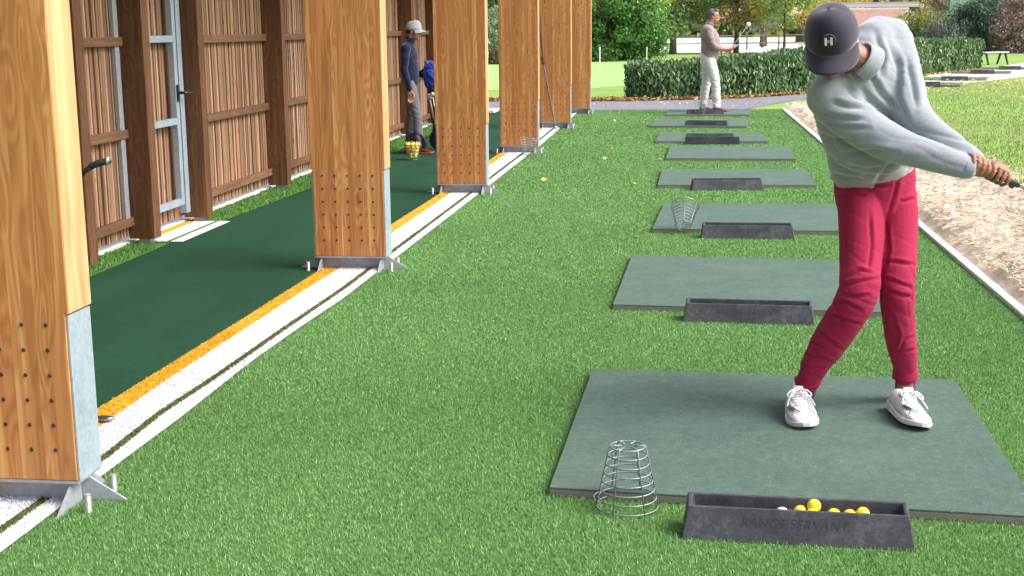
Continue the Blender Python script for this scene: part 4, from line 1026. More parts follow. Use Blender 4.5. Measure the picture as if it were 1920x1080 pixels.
# ---- standing figures in profile (facing +X), built around their own origin
def stander(root, Hh, m_top, m_leg, m_shoe, arms, skin, girth=1.0, hairc=None, capm=None, belly=0.0, feet=((-.10, .05), (.10, -.05)), vox=.007, lean=.02, legw=1.0, headpitch=0.0):
    k = Hh/1.75; V3 = lambda x, y, z: Vector((x, y, z))*k
    hx = .02+lean
    HMx = frame(V3(hx+.030, 0, 1.612), (math.cos(headpitch), -.08, -math.sin(headpitch)), (0, 0, 1)) @ Matrix.Scale(k, 4)
    tors = [(V3(0, 0, .93), .120*girth, .165*girth), (V3(.01+belly*.3, 0, 1.02), .122*girth+belly*.5, .165*girth), (V3(.01+belly*.5, 0, 1.14), .120*girth+belly*.6, .160*girth), (V3(0+belly*.2, 0, 1.28), .125*girth+belly*.2, .175*girth), (V3(-.01, 0, 1.38), .11*girth, .175*girth), (V3(.0, 0, 1.445), .075*girth, .13*girth), (V3(.01, 0, 1.475), .06, .08)]
    legs = []
    for (fx, dz), sy in zip(feet, (1, -1)):
        legs.append([(V3(0, sy*.085, .92), .098*legw, .092*legw), (V3(fx*.4+.01, sy*.10, .70), .088*legw, .086*legw), (V3(fx*.7+.02, sy*.11, .48), .070*legw, .068*legw), (V3(fx*.9, sy*.115, .28), .066*legw, .062*legw), (V3(fx, sy*.12, .10), .060*legw, .056*legw)])
    b = MB(); head_parts(b, HMx)
    limb(b, [(V3(.0, 0, 1.44), .062*k), (V3(hx*.7, 0, 1.51), .056*k), (V3(hx+.01, 0, 1.57), .056*k)], 14, up=(1, 0, 0))
    limb(b, [(p, a*.85*k, c*.85*k) for p, a, c in tors], 18, up=(0, 1, 0))
    for l_ in legs: limb(b, [(p, a*.55*k, c*.55*k) for p, a, c in l_]+[(l_[-1][0]-Vector((0, 0, .06*k)), .034*k, .034*k)], 14, up=(0, 1, 0))
    for a_ in arms:
        limb(b, [(V3(*p), r*k*(.6 if i_ < len(a_['j'])-2 else .9)) for i_, (p, r) in enumerate(a_['j'])], 14, up=(0, 1, 0)); a_['hand'](b, k)
    organic('body', b, .0055, skin, root, 2); fb = empty('face'); fb.parent = root; face_bits(HMx, fb)
    b = MB(); limb(b, [(p, a*k, c*k) for p, a, c in tors], 22, up=(0, 1, 0))
    for a_ in arms: limb(b, [(V3(*p), r*k+.007) for p, r in a_['j'][:a_.get('sl', 99)]], 16, up=(0, 1, 0))
    b.ell(tuple(V3(.012, 0, 1.485)), (.078*k, .080*k, .042*k)); limb(b, [(V3(.01, 0, 1.46), .070*k), (V3(.022, 0, 1.515), .064*k)], 18, up=(1, 0, 0))
    organic('top', b, vox, m_top, root, 5, fold_disp(((5, 3, 12), (3, 0, -4), (0, 4, 0)), .010, 5))
    b = MB(); limb(b, [(V3(0, 0, 1.0), .118*girth*k, .155*girth*k), (V3(-.005, 0, .93), .122*girth*k, .162*girth*k), (V3(0, 0, .84), .105*girth*k, .150*girth*k)], 20, up=(0, 1, 0))
    for l_ in legs: limb(b, [(p, a*k, c*k) for p, a, c in l_], 16, up=(0, 1, 0))
    organic('trousers', b, vox, m_leg, root, 4, fold_disp(((4, 4, 13), (5, 0, 3), (0, 5, 0)), .011, 8, lambda c: .4+np.exp(-((c[:, 2]-.15)/.15)**2)+.6*np.exp(-((c[:, 2]-.5)/.12)**2)))
    for (fx, dz), sy in zip(feet, (1, -1)):
        shoe(root, V3(fx-.075, sy*.12, .0), (1, dz, 0), (0, 0, 1), k*.98, m_shoe, M['sole_r'] if m_shoe.name == 'shoe_red' else m_shoe, laces=False, mark=False)
    if hairc is not None:
        b = MB(); b.ell((0, -.030, .052), (.080, .092, .082), HMx, 24, 14); b.ell((0, -.060, -.005), (.070, .055, .055), HMx, 20, 12)
        b.ell((.0, .040, .095), (.062, .045, .032), HMx, 20, 12)
        for s in (-1, 1): b.ell((s*.070, -.002, .030), (.014, .030, .040), HMx, 14, 10)
        organic('hair', b, .006, hairc, root, 1, fold_disp(((60, 0, 0), (0, 60, 0), (0, 0, 35)), .012, 4))
    if capm is not None:
        b = MB(); b.ell((0, -.045, -.005), (.072, .058, .045), HMx, 20, 12); organic('hair', b, .007, plain('dark_hair', (.015, .011, .009), .7), root, 1)
        cap(HMx, root, capm, 1.04, .066, False)
    return HMx, k
M['navy'] = cloth('navy_top', (.006, .009, .036), .85); M['grey_trousers'] = cloth('grey_trousers', (.13, .125, .155), .85); M['cap_grey'] = cloth('cap_grey', (.36, .37, .42), .8, var=.04)
M['shoe_red'] = plain('shoe_red', (.10, .010, .010), .5); M['sole_r'] = plain('sole_red', (.42, .05, .03), .5)
boy = empty('person', (0, 0, 0), label='boy in pale cap, navy top and grey trousers standing inside the shelter', cat='person')
def hand_boy(b, k): relaxed_hand(b, Vector((.035, -.185, .845))*k, (0.05, 0, -1), (1, 0, 0), .92, 1)
def hand_trolley(b, k): grip_hand(b, Vector((.19, .10, 1.02))*k, (0, 1, .1), (-.5, 0, 1), .9)
arms = [dict(j=[((-.01, -.175, 1.39), .058), ((-.02, -.205, 1.22), .050), ((-.03, -.205, 1.10), .044), ((.01, -.195, .96), .036), ((.035, -.187, .855), .028)], hand=hand_boy, sl=5),
        dict(j=[((-.01, .175, 1.39), .058), ((-.01, .20, 1.22), .048), ((.0, .20, 1.12), .043), ((.08, .17, 1.05), .036), ((.16, .12, 1.03), .029)], hand=hand_trolley, sl=5)]
stander(boy, 1.63, M['navy'], M['grey_trousers'], M['shoe_red'], arms, M['skin'], girth=.97, capm=M['cap_grey'], feet=((-.05, 0), (.13, -.1)), legw=.95, lean=.015, headpitch=.08)
bp = G(772, 288); boy.location = (bp.x, bp.y+.0, .010); BOYP = boy.location.copy()

man = empty('person', (0, 0, 0), label='grey-haired man in brown jumper and white trousers on the farthest mat', cat='person')
def hand_m1(b, k): grip_hand(b, Vector((.43, -.02, 1.10))*k, (.75, .2, .62), (0, -1, .4), .95)
def hand_m2(b, k): grip_hand(b, Vector((.37, .0, 1.04))*k, (.75, .2, .62), (0, 1, .4), .95, -1)
arms = [dict(j=[((0, -.19, 1.38), .070), ((.045, -.23, 1.22), .060), ((.10, -.21, 1.12), .052), ((.19, -.15, 1.08), .044), ((.31, -.08, 1.07), .036), ((.40, -.04, 1.085), .030)], hand=hand_m1, sl=4),
        dict(j=[((0, .19, 1.38), .070), ((.05, .22, 1.22), .060), ((.10, .20, 1.10), .052), ((.20, .14, 1.05), .044), ((.30, .05, 1.035), .034), ((.34, .02, 1.035), .030)], hand=hand_m2, sl=4)]
M['brown_top'] = cloth('brown_jumper', (.25, .19, .185), .9); M['white_trousers'] = cloth('white_trousers', (.62, .61, .60), .85, var=.04)
M['shoe_brown'] = plain('shoe_brown', (.10, .035, .03), .5)
M['grey_hair'] = plain('grey_hair', (.10, .10, .11), .7, var=.8, scale=40, bump=.5, bscale=100)
HMx, k_ = stander(man, 1.80, M['brown_top'], M['white_trousers'], M['shoe_brown'], arms, M['skin_pink'], girth=1.17, hairc=M['grey_hair'], belly=.05, feet=((-.08, .0), (.16, -.15)), legw=1.15, lean=.03)
mp = G(1330, 209, .038); man.location = (mp.x-.03, mp.y+.05, .036); man.rotation_euler = (0, 0, math.radians(-4))
mc = empty('golf_club', man.location+Vector((.385, -.02, 1.08))*k_, label='golf club held up by the grey-haired man on the farthest mat', cat='golf club')
ax2 = Vector((.34, .80, .42)).normalized()
b = MB(); b.tube([-ax2*.06, ax2*.2], .013, 8); b.build('grip', M['black'], mc)
b = MB(); b.tube([ax2*.2, ax2*.86], .005, 8); b.build('shaft', bpy.data.materials['steel'], mc)
b = MB(); b.ell(tuple(ax2*.88+Vector((.01, 0, .02))), (.040, .03, .040)); b.build('club_head', plain('head_white', (.75, .75, .75), .3), mc, smooth=True)

# ---- golf trolley with blue bag beside the boy
tr = empty('golf_trolley', (BOYP.x+.30, BOYP.y+.10, 0), label='black golf trolley carrying a blue bag between the boy and the third column', cat='golf trolley')
b = MB(); b.tube([(-.20, -.05, .99), (-.13, -.04, .94), (-.03, .0, .72), (.04, .02, .30), (.10, .02, .16)], .016, 10)
b.tube([(-.20, -.05, .99), (-.15, -.04, 1.03), (-.02, -.02, 1.04)], .018, 10); b.tube([(.05, .02, .26), (-.08, -.08, .22), (-.22, -.20, .15)], .014, 8); b.tube([(.05, .02, .26), (.0, .25, .20), (-.02, .34, .15)], .014, 8)
b.build('frame', M['black'], tr, smooth=True)
for x, y, r in ((-.22, -.23, .14), (-.02, .36, .14), (.32, .02, .10)):
    b = MB(); Mw = Matrix.Translation((x, y, r)) @ Matrix.Rotation(math.pi/2, 4, 'X')
    b.lathe([(r*.82, -.018), (r*.97, -.022), (r, -.01), (r, .01), (r*.97, .022), (r*.82, .018)], 28, Mw); o = b.build('tyre', M['black'], tr, smooth=True)
    b = MB()
    b.lathe([(.02, -.02), (.02, .02)], 12, Mw)
    for q in range(6):
        a = q*math.pi/3; b.tube([Mw @ Vector((0, 0, 0)), Mw @ Vector((r*.84*math.cos(a), r*.84*math.sin(a), 0))], .007, 6)
    b.build('wheel_rim', plain('rim', (.10, .10, .11), .5), tr)
def golf_bag(root_loc, label):
    bg_ = empty('golf_bag', root_loc, label=label, cat='golf bag')
    b = MB(); limb(b, [(Vector((.0, 0, .12)), .10, .11), (Vector((-.02, 0, .45)), .11, .12), (Vector((-.05, 0, .80)), .115, .125)], 20, up=(0, 1, 0)); organic('bag_body', b, .008, M['black'], bg_, 2, fold_disp(((10, 0, 8), (3, 3, 3), (0, 8, 0)), .02, 2))
    b = MB(); b.ell((0, 0, 0), (.125, .13, .19), Matrix.Translation((-.075, -.02, .87)) @ Matrix.Rotation(-.12, 4, 'Y')); b.ell((-.12, -.02, .80), (.07, .10, .13)); organic('hood', b, .008, cloth('blue_bag', (.012, .045, .36), .6), bg_, 2, fold_disp(((9, 0, 9), (3, 3, 3), (0, 9, 0)), .035, 12))
    b = MB(); b.ell((-.03, -.06, 1.00), (.07, .05, .03)); b.ell((0, -.10, .86), (.03, .03, .12)); b.build('piping', plain('red_trim', (.40, .02, .03), .6), bg_, smooth=True)
    for i, (x, y, z) in enumerate(((-.12, -.10, .62), (-.10, -.13, .60), (-.07, -.14, .64))):
        b = MB(); b.ell((x, y, z), (.03, .018, .03)); b.tube([(x, y, z), (x+.06, y+.03, z-.4)], .006, 6); b.build('iron', M['zinc'], bg_, smooth=True)
    b = MB(); b.tube([(-.15, 0, 1.05), (-.17, 0, .92)], .03, 10); b.build('umbrella_cap', plain('slate', (.06, .08, .13), .5), bg_, smooth=True)
    return bg_
golf_bag((BOYP.x+.36, BOYP.y+.08, .10), 'blue and black golf bag standing on the trolley beside the boy')

# trolley behind the nearest column, only its handle shows
t2 = empty('golf_trolley', (-3.62, 6.55, 0), label='golf trolley behind the nearest column, only its black handle showing', cat='golf trolley')
hq = P(157, 322, 6.5)-t2.location; hr = P(204, 302, 6.5)-t2.location; hm = P(175, 311, 6.5)-t2.location
b = MB(); v, f = sweep([hm+Vector((-.01, 0, 0)), (hm+hr)/2+Vector((0, 0, .006)), hr], [(.019, .017), (.021, .019), (.016, .015)], 14, round_cap=True); b.add(v, f); b.build('handle', plain('grip_rubber', (.035, .036, .042), .45, bump=.4, bscale=40), t2, smooth=True)
b = MB(); b.tube([hr+Vector((-.012, 0, 0)), hr+Vector((.004, 0, .001))], .0205, 14); b.build('handle_ring', M['zinc'], t2, smooth=True)
b = MB(); b.tube([hm, hq, hq+Vector((-.06, 0, -.10)), (.0, 0, .45), (-.05, .0, .14)], .014, 10); b.tube([(-.22, 0, .14), (.22, 0, .14)], .012, 8); b.build('frame', M['black'], t2, smooth=True)
for x in (-.24, .24):
    b = MB(); b.lathe([(.10, -.02), (.14, -.012), (.14, .012), (.10, .02)], 24, Matrix.Translation((x, 0, .14)) @ Matrix.Rotation(math.pi/2, 4, 'Y')); b.build('wheel', M['black'], t2, smooth=True)

# ------------------------------------------------------------------ planting and the far side
def clump_cloud(n, clumps, csize, flat=1.0):
    """points gathered in uneven clumps"""
    cl = np.array(clumps); k = rng.integers(0, len(cl), n)
    u = rng.normal(size=(n, 3)); u /= np.linalg.norm(u, axis=1)[:, None]; r = csize*rng.uniform(.35, 1.0, n)**.5
    cs = rng.uniform(.6, 1.25, len(cl))[k]
    return cl[k]+u*(r*cs)[:, None]*np.array([1, 1, flat]), k, u
def crown_clumps(c, R, n, low=None, squash=1.0):
    out_ = []
    while len(out_) < n:
        p = rng.normal(size=3); p /= np.linalg.norm(p); p *= rng.uniform(.35, 1.0)**.45
        q = np.array(c)+p*np.array(R); q += rng.normal(size=3)*.12*min(R)
        if low is None or q[2] > low: out_.append(q)
    return out_
def tree(label, x, y, h, R, zc, cols, wts, lsz=.16, nl=9000, ncl=70, csz=.75, trunk=.16, low=1.0, group='trees beyond the lawn', name='tree', lean=0):
    root = empty(name, (x, y, 0), label=label, cat='tree', group=group)
    b = MB(); top = zc+R[2]*.4
    b.tube([(0, 0, -.1), (.02, 0, h*.12), (lean*.5, .03, low+.5), (lean, 0, top)], [(trunk*1.35,)*2, (trunk,)*2, (trunk*.8,)*2, (trunk*.25,)*2], 10)
    cl = crown_clumps((lean, 0, zc), R, ncl, low+csz*.35)
    for q in cl[:16]:
        s = Vector((lean*.6, 0, low+.4+(q[2]-low)*.35)); b.tube([s, s.lerp(Vector(q), .5)+Vector((0, 0, .2)), q], [(trunk*.32,)*2, (trunk*.2,)*2, (trunk*.07,)*2], 6)
    b.build('trunk', M['bark'], root, smooth=True)
    # spend most leaves on the part that can be seen
    pts, k, u = clump_cloud(nl, cl, csz); keep = (pts[:, 2] < 7.5) | (rng.uniform(size=nl) < .35); pts, k, u = pts[keep], k[keep], u[keep]
    tint = palette(len(cl), cols, wts, .15)[k]; c = (tint*.6+palette(len(pts), cols, wts, .25)*.4)*1.25
    v, f, c = leaves(pts, lsz, .62, c, nrm=u*1.0+np.array([0, 0, .6]))
    link('crown', raw_mesh('crown', v, f, c), M['foliage'], root)
    return root
def shrub(label, c, R, cols, wts, lsz=.10, nl=5000, ncl=50, csz=.4, name='shrub', group='shrubs at the far side', z0=0):
    root = empty(name, (c[0], c[1], 0), label=label, cat='shrub', group=group)
    cl = crown_clumps((0, 0, z0+R[2]*.45), (R[0]-csz*.6, R[1]-csz*.6, R[2]*.75), ncl, z0+.15)
    b = MB()
    for q in cl[:10]: b.tube([(q[0]*.1, q[1]*.1, 0), (q[0]*.5, q[1]*.5, q[2]*.6), q], [(.05, .05), (.035, .035), (.01, .01)], 5)
    b.build('stem', M['bark'], root)
    pts, k, u = clump_cloud(nl, cl, csz); pts[:, 2] = np.abs(pts[:, 2])
    tint = palette(len(cl), cols, wts, .15)[k]; c_ = tint*.6+palette(nl, cols, wts, .25)*.4
    v, f, c_ = leaves(pts, lsz, .55, c_, nrm=u+np.array([0, 0, .5])); link('foliage', raw_mesh('foliage', v, f, c_), M['foliage'], root)
    return root

# hedge
def hedge(path, thick, hs, label, nper):
    root = empty('hedge', (path[0][0], path[0][1], 0), label=label, cat='hedge'); p0 = Vector((path[0][0], path[0][1], 0))
    V = []; core = MB(); cs = []; nr = []
    for (x0, y0), (x1, y1), h0, h1 in zip(path[:-1], path[1:], hs[:-1], hs[1:]):
        d = Vector((x1-x0, y1-y0, 0)); Ln = d.length; d.normalize(); nv = Vector((-d.y, d.x, 0))       # to the far side
        n = int(Ln*nper); t = rng.uniform(-.08, Ln+.1, n); h = h0+(h1-h0)*t/Ln
        kind = rng.uniform(size=n); ft = np.where(kind < .62, rng.uniform(-.08, .10, n), np.where(kind < .92, rng.uniform(0, thick, n), thick+rng.uniform(-.1, .08, n)))
        z = np.where((kind >= .62) & (kind < .92), h+rng.uniform(-.10, .09, n), rng.uniform(.03, h+.05, n))
        bulge = (vnoise(np.c_[t*1.7+x0, z*2.5, 0*t], 31)-.5)*.16
        x = x0-p0.x+d.x*t+nv.x*(ft-bulge); y = y0-p0.y+d.y*t+nv.y*(ft-bulge); z = z+(vnoise(np.c_[t*1.1, ft, 0*t], 33)-.5)*.12*(z > h-.2)
        cs.append(np.c_[x, y, z]); top = (z > h-.12)[:, None]; nr.append(np.where(top, np.array([[0, 0, 1.]]), np.array([[-nv.x, -nv.y, .25]])))
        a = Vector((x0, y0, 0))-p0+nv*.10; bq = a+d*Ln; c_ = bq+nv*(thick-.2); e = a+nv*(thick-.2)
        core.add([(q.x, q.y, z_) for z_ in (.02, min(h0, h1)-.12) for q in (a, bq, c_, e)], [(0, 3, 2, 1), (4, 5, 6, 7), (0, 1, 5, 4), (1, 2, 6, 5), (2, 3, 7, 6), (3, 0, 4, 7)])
    # ends
    for (x0, y0), (x1, y1), sg in ((path[0], path[1], -1), (path[-1], path[-2], -1)):
        d = Vector((x1-x0, y1-y0, 0)).normalized(); nv = Vector((-d.y, d.x, 0)) if (x0, y0) == path[0] else Vector((d.y, -d.x, 0))
        n = int(nper*1.2); h = hs[0] if sg == -1 and (x0, y0) == path[0] else hs[-1]; ft = rng.uniform(-.05, thick, n); z = rng.uniform(.03, h, n); t = rng.uniform(-.12, .06, n)
        cs.append(np.c_[x0-p0.x+d.x*t+nv.x*ft, y0-p0.y+d.y*t+nv.y*ft, z]); nr.append(np.tile([-d.x, -d.y, .2], (n, 1)))
    cs = np.concatenate(cs); nr = np.concatenate(nr); n = len(cs)
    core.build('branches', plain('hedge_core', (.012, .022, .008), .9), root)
    up = np.c_[rng.normal(size=n)*.5, rng.normal(size=n)*.5, np.ones(n)]
    c = palette(n, [(.055, .12, .04), (.10, .19, .065), (.18, .29, .12), (.04, .09, .03), (.34, .40, .20)], (4, 4, 3, 2, .8), .2)
    v, f, c = leaves(cs, .115, .40, c, nrm=nr, up=up); link('foliage', raw_mesh('foliage', v, f, c), M['foliage'], root)
    return root
hedge([(-.93, 28.6), (.35, 28.95), (1.5, 29.7), (2.68, 31.2), (4.9, 36.2), (7.2, 41.9), (9.75, 46.6)], .95, [.72, .74, .80, .88, .97, 1.0, .92], 'long clipped green laurel hedge along the far side of the path', 1500)

# fallen leaves
n = 2600; x = rng.uniform(-2.4, 3.3, n); y = np.interp(x, [-2.4, -.93, .35, 1.5, 2.68, 3.4], [28.2, 28.35, 28.7, 29.45, 30.9, 32.5])+rng.normal(size=n)*.14+.05
n2 = 2200; x2 = rng.uniform(-9, -.95, n2); y2 = 28.3+.02*(x2+2)+rng.normal(size=n2)*.28+.25
n3 = 1400; t3 = rng.uniform(0, 1, n3); x3 = 3.3+t3*6.4; y3 = np.interp(x3, [3.3, 4.9, 7.2, 9.75], [32.2, 35.8, 41.4, 46.1])+rng.normal(size=n3)*.18
cen = np.c_[np.r_[x, x2, x3], np.r_[y, y2, y3], .022+rng.uniform(0, .03, n+n2+n3)]
c = palette(len(cen), [(.32, .15, .05), (.50, .30, .10), (.22, .09, .035), (.60, .45, .18)], (3, 2, 3, 1)); up = np.c_[rng.normal(size=(len(cen), 2)), rng.normal(size=len(cen))*.2]
v, f, c = leaves(cen, .085, .7, c, nrm=np.tile([0, 0, 1.], (len(cen), 1)), up=up)
tag(link('leaf_litter', raw_mesh('leaf_litter', v, f, c), M['foliage']), kind='stuff')
sheet('litter_strip', [(-60, 28.0), (-1.9, 28.15), (-1.0, 28.2), (-1.0, 28.75), (-2.6, 28.75), (-60, 28.7)], .014, M['litter_base'])
n = 9000; y = 15+24*rng.uniform(0, 1, n); x = 2.7+(y*.24)*rng.uniform(0, 1, n)**.8; band = vnoise(np.c_[x*.35, y*.16, 0*x], 51)+.02*(y-22); kp = band > rng.uniform(.35, .9, n); x, y = x[kp], y[kp]
xm = rng.uniform(-1.7, 1.8, 26); ym = rng.uniform(9, 24, 26); xs_ = rng.uniform(-4, 2, 90); ys_ = rng.uniform(28.5, 60, 90); xp = rng.uniform(-2, 2, 60); yp = 25.9+rng.uniform(0, 2.0, 60)
ok = (xs_ < -1.2) | (ys_ > 34)
cen = np.concatenate([np.c_[x, y, .035+rng.uniform(0, .03, len(x))], np.c_[xm, ym, .026+0*xm], np.c_[xs_, ys_, .02+0*xs_][ok], np.c_[xp, yp, .014+0*xp]])
c = palette(len(cen), [(.62, .52, .12), (.70, .64, .30), (.45, .30, .08), (.35, .18, .06)], (4, 3, 1, .7)); up = np.c_[rng.normal(size=(len(cen), 2)), rng.normal(size=len(cen))*.2]
v, f, c = leaves(cen, .05, .75, c, nrm=np.tile([0, 0, 1.], (len(cen), 1)), up=up)
tag(link('fallen_leaves', raw_mesh('fallen_leaves', v, f, c), M['foliage']), kind='stuff')

# trees
YG = [(.30, .33, .035), (.42, .40, .05), (.20, .27, .03), (.55, .48, .08)]
DG = [(.06, .15, .035), (.10, .22, .05), (.14, .27, .07), (.04, .10, .025)]
MG = [(.10, .20, .06), (.16, .28, .09), (.07, .14, .04), (.22, .33, .11)]
BR_ = [(.22, .16, .06), (.30, .20, .08), (.18, .18, .06), (.36, .27, .12), (.13, .12, .05)]
OG = [(.22, .30, .08), (.14, .25, .06), (.50, .28, .08), (.40, .36, .10)]
def at(px, Y): p = P(px, 47, Y); return p.x
tree('large yellowing tree with dark limbs right of the far columns', at(1165, 64), 64, 11, (3.6, 3.2, 4.2), 4.6, YG+DG[:2], (5, 4, 3, 2, 1.5, 1.5), .20, 15000, 110, .75, .30, .2)
tree('dark green bushy tree touching the ground beside the yellowing tree', at(1140, 61), 61, 7, (2.3, 2.2, 2.4), 2.1, DG+YG[:1], (3, 4, 3, 2, 1), .15, 15000, 90, .6, .16, .0)
tree('green bush-like tree between the yellowing tree and the trunk by the man', at(1196, 62), 62, 6, (1.35, 1.8, 2.2), 1.9, DG+YG[2:3], (3, 4, 3, 2, 1), .15, 12000, 80, .55, .14, .0)
tree('green leafy tree with a dark slim trunk left of the grey-haired man', at(1262, 74), 74, 9, (3.0, 2.6, 3.6), 4.7, MG+DG[:2], (3, 3, 2, 1, 2, 2), .19, 15000, 100, .8, .17, 1.35)
tree('brown-leaved tree with grey trunk behind the grey-haired man', at(1381, 76), 76, 9, (3.1, 2.6, 3.8), 4.9, BR_, (3, 2, 3, 2, 2), .17, 16000, 110, .75, .13, 1.45)
tree('small green and orange tree with thin trunk left of the navy cap', at(1471, 74), 74, 6, (1.9, 1.8, 2.3), 3.5, OG, (3, 4, .8, 1), .15, 9000, 70, .55, .07, 1.2)
tree('yellow tree far behind the small green and orange one', at(1500, 118), 118, 11, (8, 4, 5), 6.2, [(.55, .45, .10), (.42, .40, .12), (.66, .52, .14)], (3, 2, 2), .34, 15000, 110, 1.3, .3, 2.2)
tree('tall pale tree with whitish bark between brown and orange trees', at(1432, 98), 98, 11, (2.6, 2.2, 4.6), 5.6, [(.45, .42, .26), (.34, .34, .20), (.55, .50, .34)], (3, 2, 2), .24, 9000, 70, .9, .22, 1.6)
tree('yellow autumn tree behind the brick building, to its left', at(1640, 110), 110, 11, (7, 4, 4.5), 7.2, [(.62, .50, .08), (.50, .44, .08), (.40, .40, .10)], (4, 2, 1), .32, 13000, 110, 1.3, .3, 3)
tree('yellow-green tree just right of the brick building roof', at(1752, 104), 104, 9, (2.4, 2.5, 3.6), 5.0, [(.48, .48, .09), (.36, .42, .08), (.26, .33, .07)], (3, 3, 2), .24, 10000, 80, .9, .25, 1.8)
tree('blue-green slim conifer right of the brown-leaved tree', at(1430, 92), 92, 4, (1.15, 1.1, 1.6), 2.3, [(.10, .19, .15), (.14, .24, .19), (.08, .14, .11)], (2, 2, 1), .14, 7000, 60, .45, .10, 1.3)
# trees seen between the columns
tree('dark tree seen in the gap between third and fourth column', at(925, 63), 63, 9, (3.2, 2.4, 3.4), 4.4, DG+YG[:2], (3, 3, 2, 3, 1, 1), .18, 12000, 90, .7, .2, 1.2)
shrub('white-flowering shrub in the gap between third and fourth column', (at(930, 57), 57), (2.6, 1.3, 1.9), [(.62, .62, .58), (.10, .20, .06), (.35, .36, .28), (.16, .26, .08)], (3, 2, 2, 2), .09, 9000, 60, .4)
shrub('reddish shrub right beside the farthest column', (at(1110, 62), 62), (.55, .8, 1.7), [(.30, .10, .09), (.36, .16, .14), (.2, .09, .07)], (1, 1, 1), .08, 2500, 24, .3)
# shrubs right
shrub('olive yellow rounded bush behind the hedge by the golfer\'s shoulder', (at(1738, 74), 74), (2.0, 1.8, 1.75), [(.30, .31, .08), (.22, .25, .07), (.40, .36, .12), (.16, .18, .06)], (3, 3, 2, 2), .12, 12000, 80, .5)
shrub('small grey-green bush at the left foot of the dark dome bush', (at(1768, 68), 68), (1.3, 1.2, 1.25), [(.10, .13, .12), (.16, .17, .16), (.08, .11, .09)], (1, 1, 1), .10, 6000, 50, .35)
shrub('large dark green dome-shaped bush below the green netting', (at(1835, 72), 72), (1.95, 1.9, 2.2), [(.07, .11, .075), (.11, .16, .11), (.05, .085, .06), (.16, .20, .14)], (3, 3, 3, 1), .12, 14000, 90, .45)
shrub('purplish brown feathery bush at the right edge', (at(1912, 70), 70), (1.5, 1.5, 2.25), [(.26, .17, .16), (.34, .24, .21), (.18, .12, .11), (.40, .30, .26)], (3, 2, 2, 1), .11, 12000, 80, .42)
shrub('bright mint-green bush behind the dark dome bush', (at(1880, 84), 84), (1.9, 1.5, 3.0), [(.22, .36, .16), (.30, .42, .20), (.16, .28, .12)], (2, 2, 1), .14, 9000, 70, .5)
shrub('brownish bush between the brick building and the netting', (at(1772, 86), 86), (1.6, 1.5, 3.4), [(.30, .22, .18), (.24, .20, .12), (.36, .28, .22)], (2, 2, 1), .14, 9000, 70, .5)
tree('pale brown tree behind the netting at the right edge', at(1895, 106), 106, 9, (5.5, 3, 4.0), 5.0, [(.34, .27, .22), (.28, .24, .17), (.40, .34, .26)], (2, 2, 1), .28, 13000, 100, 1.1, .25, 1.5)

# distant wood closing the view
n = 46000; x = rng.uniform(-75, 130, n); y = 178+rng.uniform(-6, 6, n)+.12*np.abs(x); zt_ = 8+7*vnoise(np.c_[x*.09, 0*x, 0*x], 61)+2*vnoise(np.c_[x*.4, 0*x, 0*x], 62); z = zt_*rng.uniform(0, 1, n)**.8
hue = vnoise(np.c_[x*.07, z*.12, 0*x], 63)[:, None]; c = palette(n, [(.22, .28, .09), (.30, .33, .12), (.16, .22, .08)], (1, 1, 1), .3)*(1-hue)+palette(n, [(.48, .40, .14), (.36, .27, .13), (.52, .46, .22)], (1, 1, 1), .3)*hue
v, f, c = leaves(np.c_[x, y, z], 1.1, .8, c, nrm=np.tile([0, -1., .6], (n, 1))); tag(link('distant_wood', raw_mesh('distant_wood', v, f, c), M['foliage']), kind='stuff')

# white rail fence and dark post-and-rail fence on the far lawn
def rail_fence(pts, h, step, m, label, rails, r=.035, thick=None):
    root = empty('rail_fence', (*pts[0], 0), label=label, cat='fence'); p0 = Vector((*pts[0], 0))
    for (x0, y0), (x1, y1) in zip(pts[:-1], pts[1:]):
        a = Vector((x0, y0, 0))-p0; b_ = Vector((x1, y1, 0))-p0; n = max(1, int((b_-a).length/step))
        for i in range(n+1):
            q = a.lerp(b_, i/n); k = MB(); k.box(q.x-r, q.x+r, q.y-r, q.y+r, 0, h); k.build('post', m, root)
        for z in rails:
            k = MB(); k.tube([a+Vector((0, 0, z)), b_+Vector((0, 0, z))], (thick or r*.6), 6); k.build('rail', m, root)
M['fence_dark'] = plain('fence_dark', (.13, .115, .10), .8, var=.3); M['fence_white'] = plain('fence_white', (.72, .72, .72), .6, var=.05)
rail_fence([(at(1243, 80), 80), (at(1340, 81), 81), (at(1520, 84), 84)], .95, 2.0, M['fence_dark'], 'grey wooden post and rail fence crossing behind the grey-haired man', (.9, .45), .05)
# yard
# brick building
bx0, bx1 = at(1588, 100), at(1703, 100)
bb = empty('brick_building', (bx0, 100, 0), label='pink brick building with grey fascia and white corner post behind the golfer', cat='building')
def brick_mat():
    m, t, b = mat('brick'); g = N(t); v = g.coord(); br = g.n('ShaderNodeTexBrick'); g.l(g.mapping(v, (1, 1, 1)), br.inputs['Vector'])
    c = g.n('ShaderNodeCombineXYZ'); s = g.n('ShaderNodeSeparateXYZ'); g.l(v, s.inputs[0]); g.l(g.math('ADD', s.outputs[0], s.outputs[1]), c.inputs[0]); g.l(s.outputs[2], c.inputs[1]); g.l(c.outputs[0], br.inputs['Vector'])
    br.inputs['Color1'].default_value = (.56, .28, .21, 1); br.inputs['Color2'].default_value = (.66, .38, .30, 1); br.inputs['Mortar'].default_value = (.70, .52, .46, 1); br.inputs['Scale'].default_value = 3.2; br.inputs['Mortar Size'].default_value = .03
    g.l(br.outputs['Color'], b.inputs['Base Color']); b.inputs['Roughness'].default_value = .9; return m
M['brick'] = brick_mat(); W_ = bx1-bx0
k = MB(); k.box(.0, W_, 0, 7, 0, 2.62); k.build('wall', M['brick'], bb)
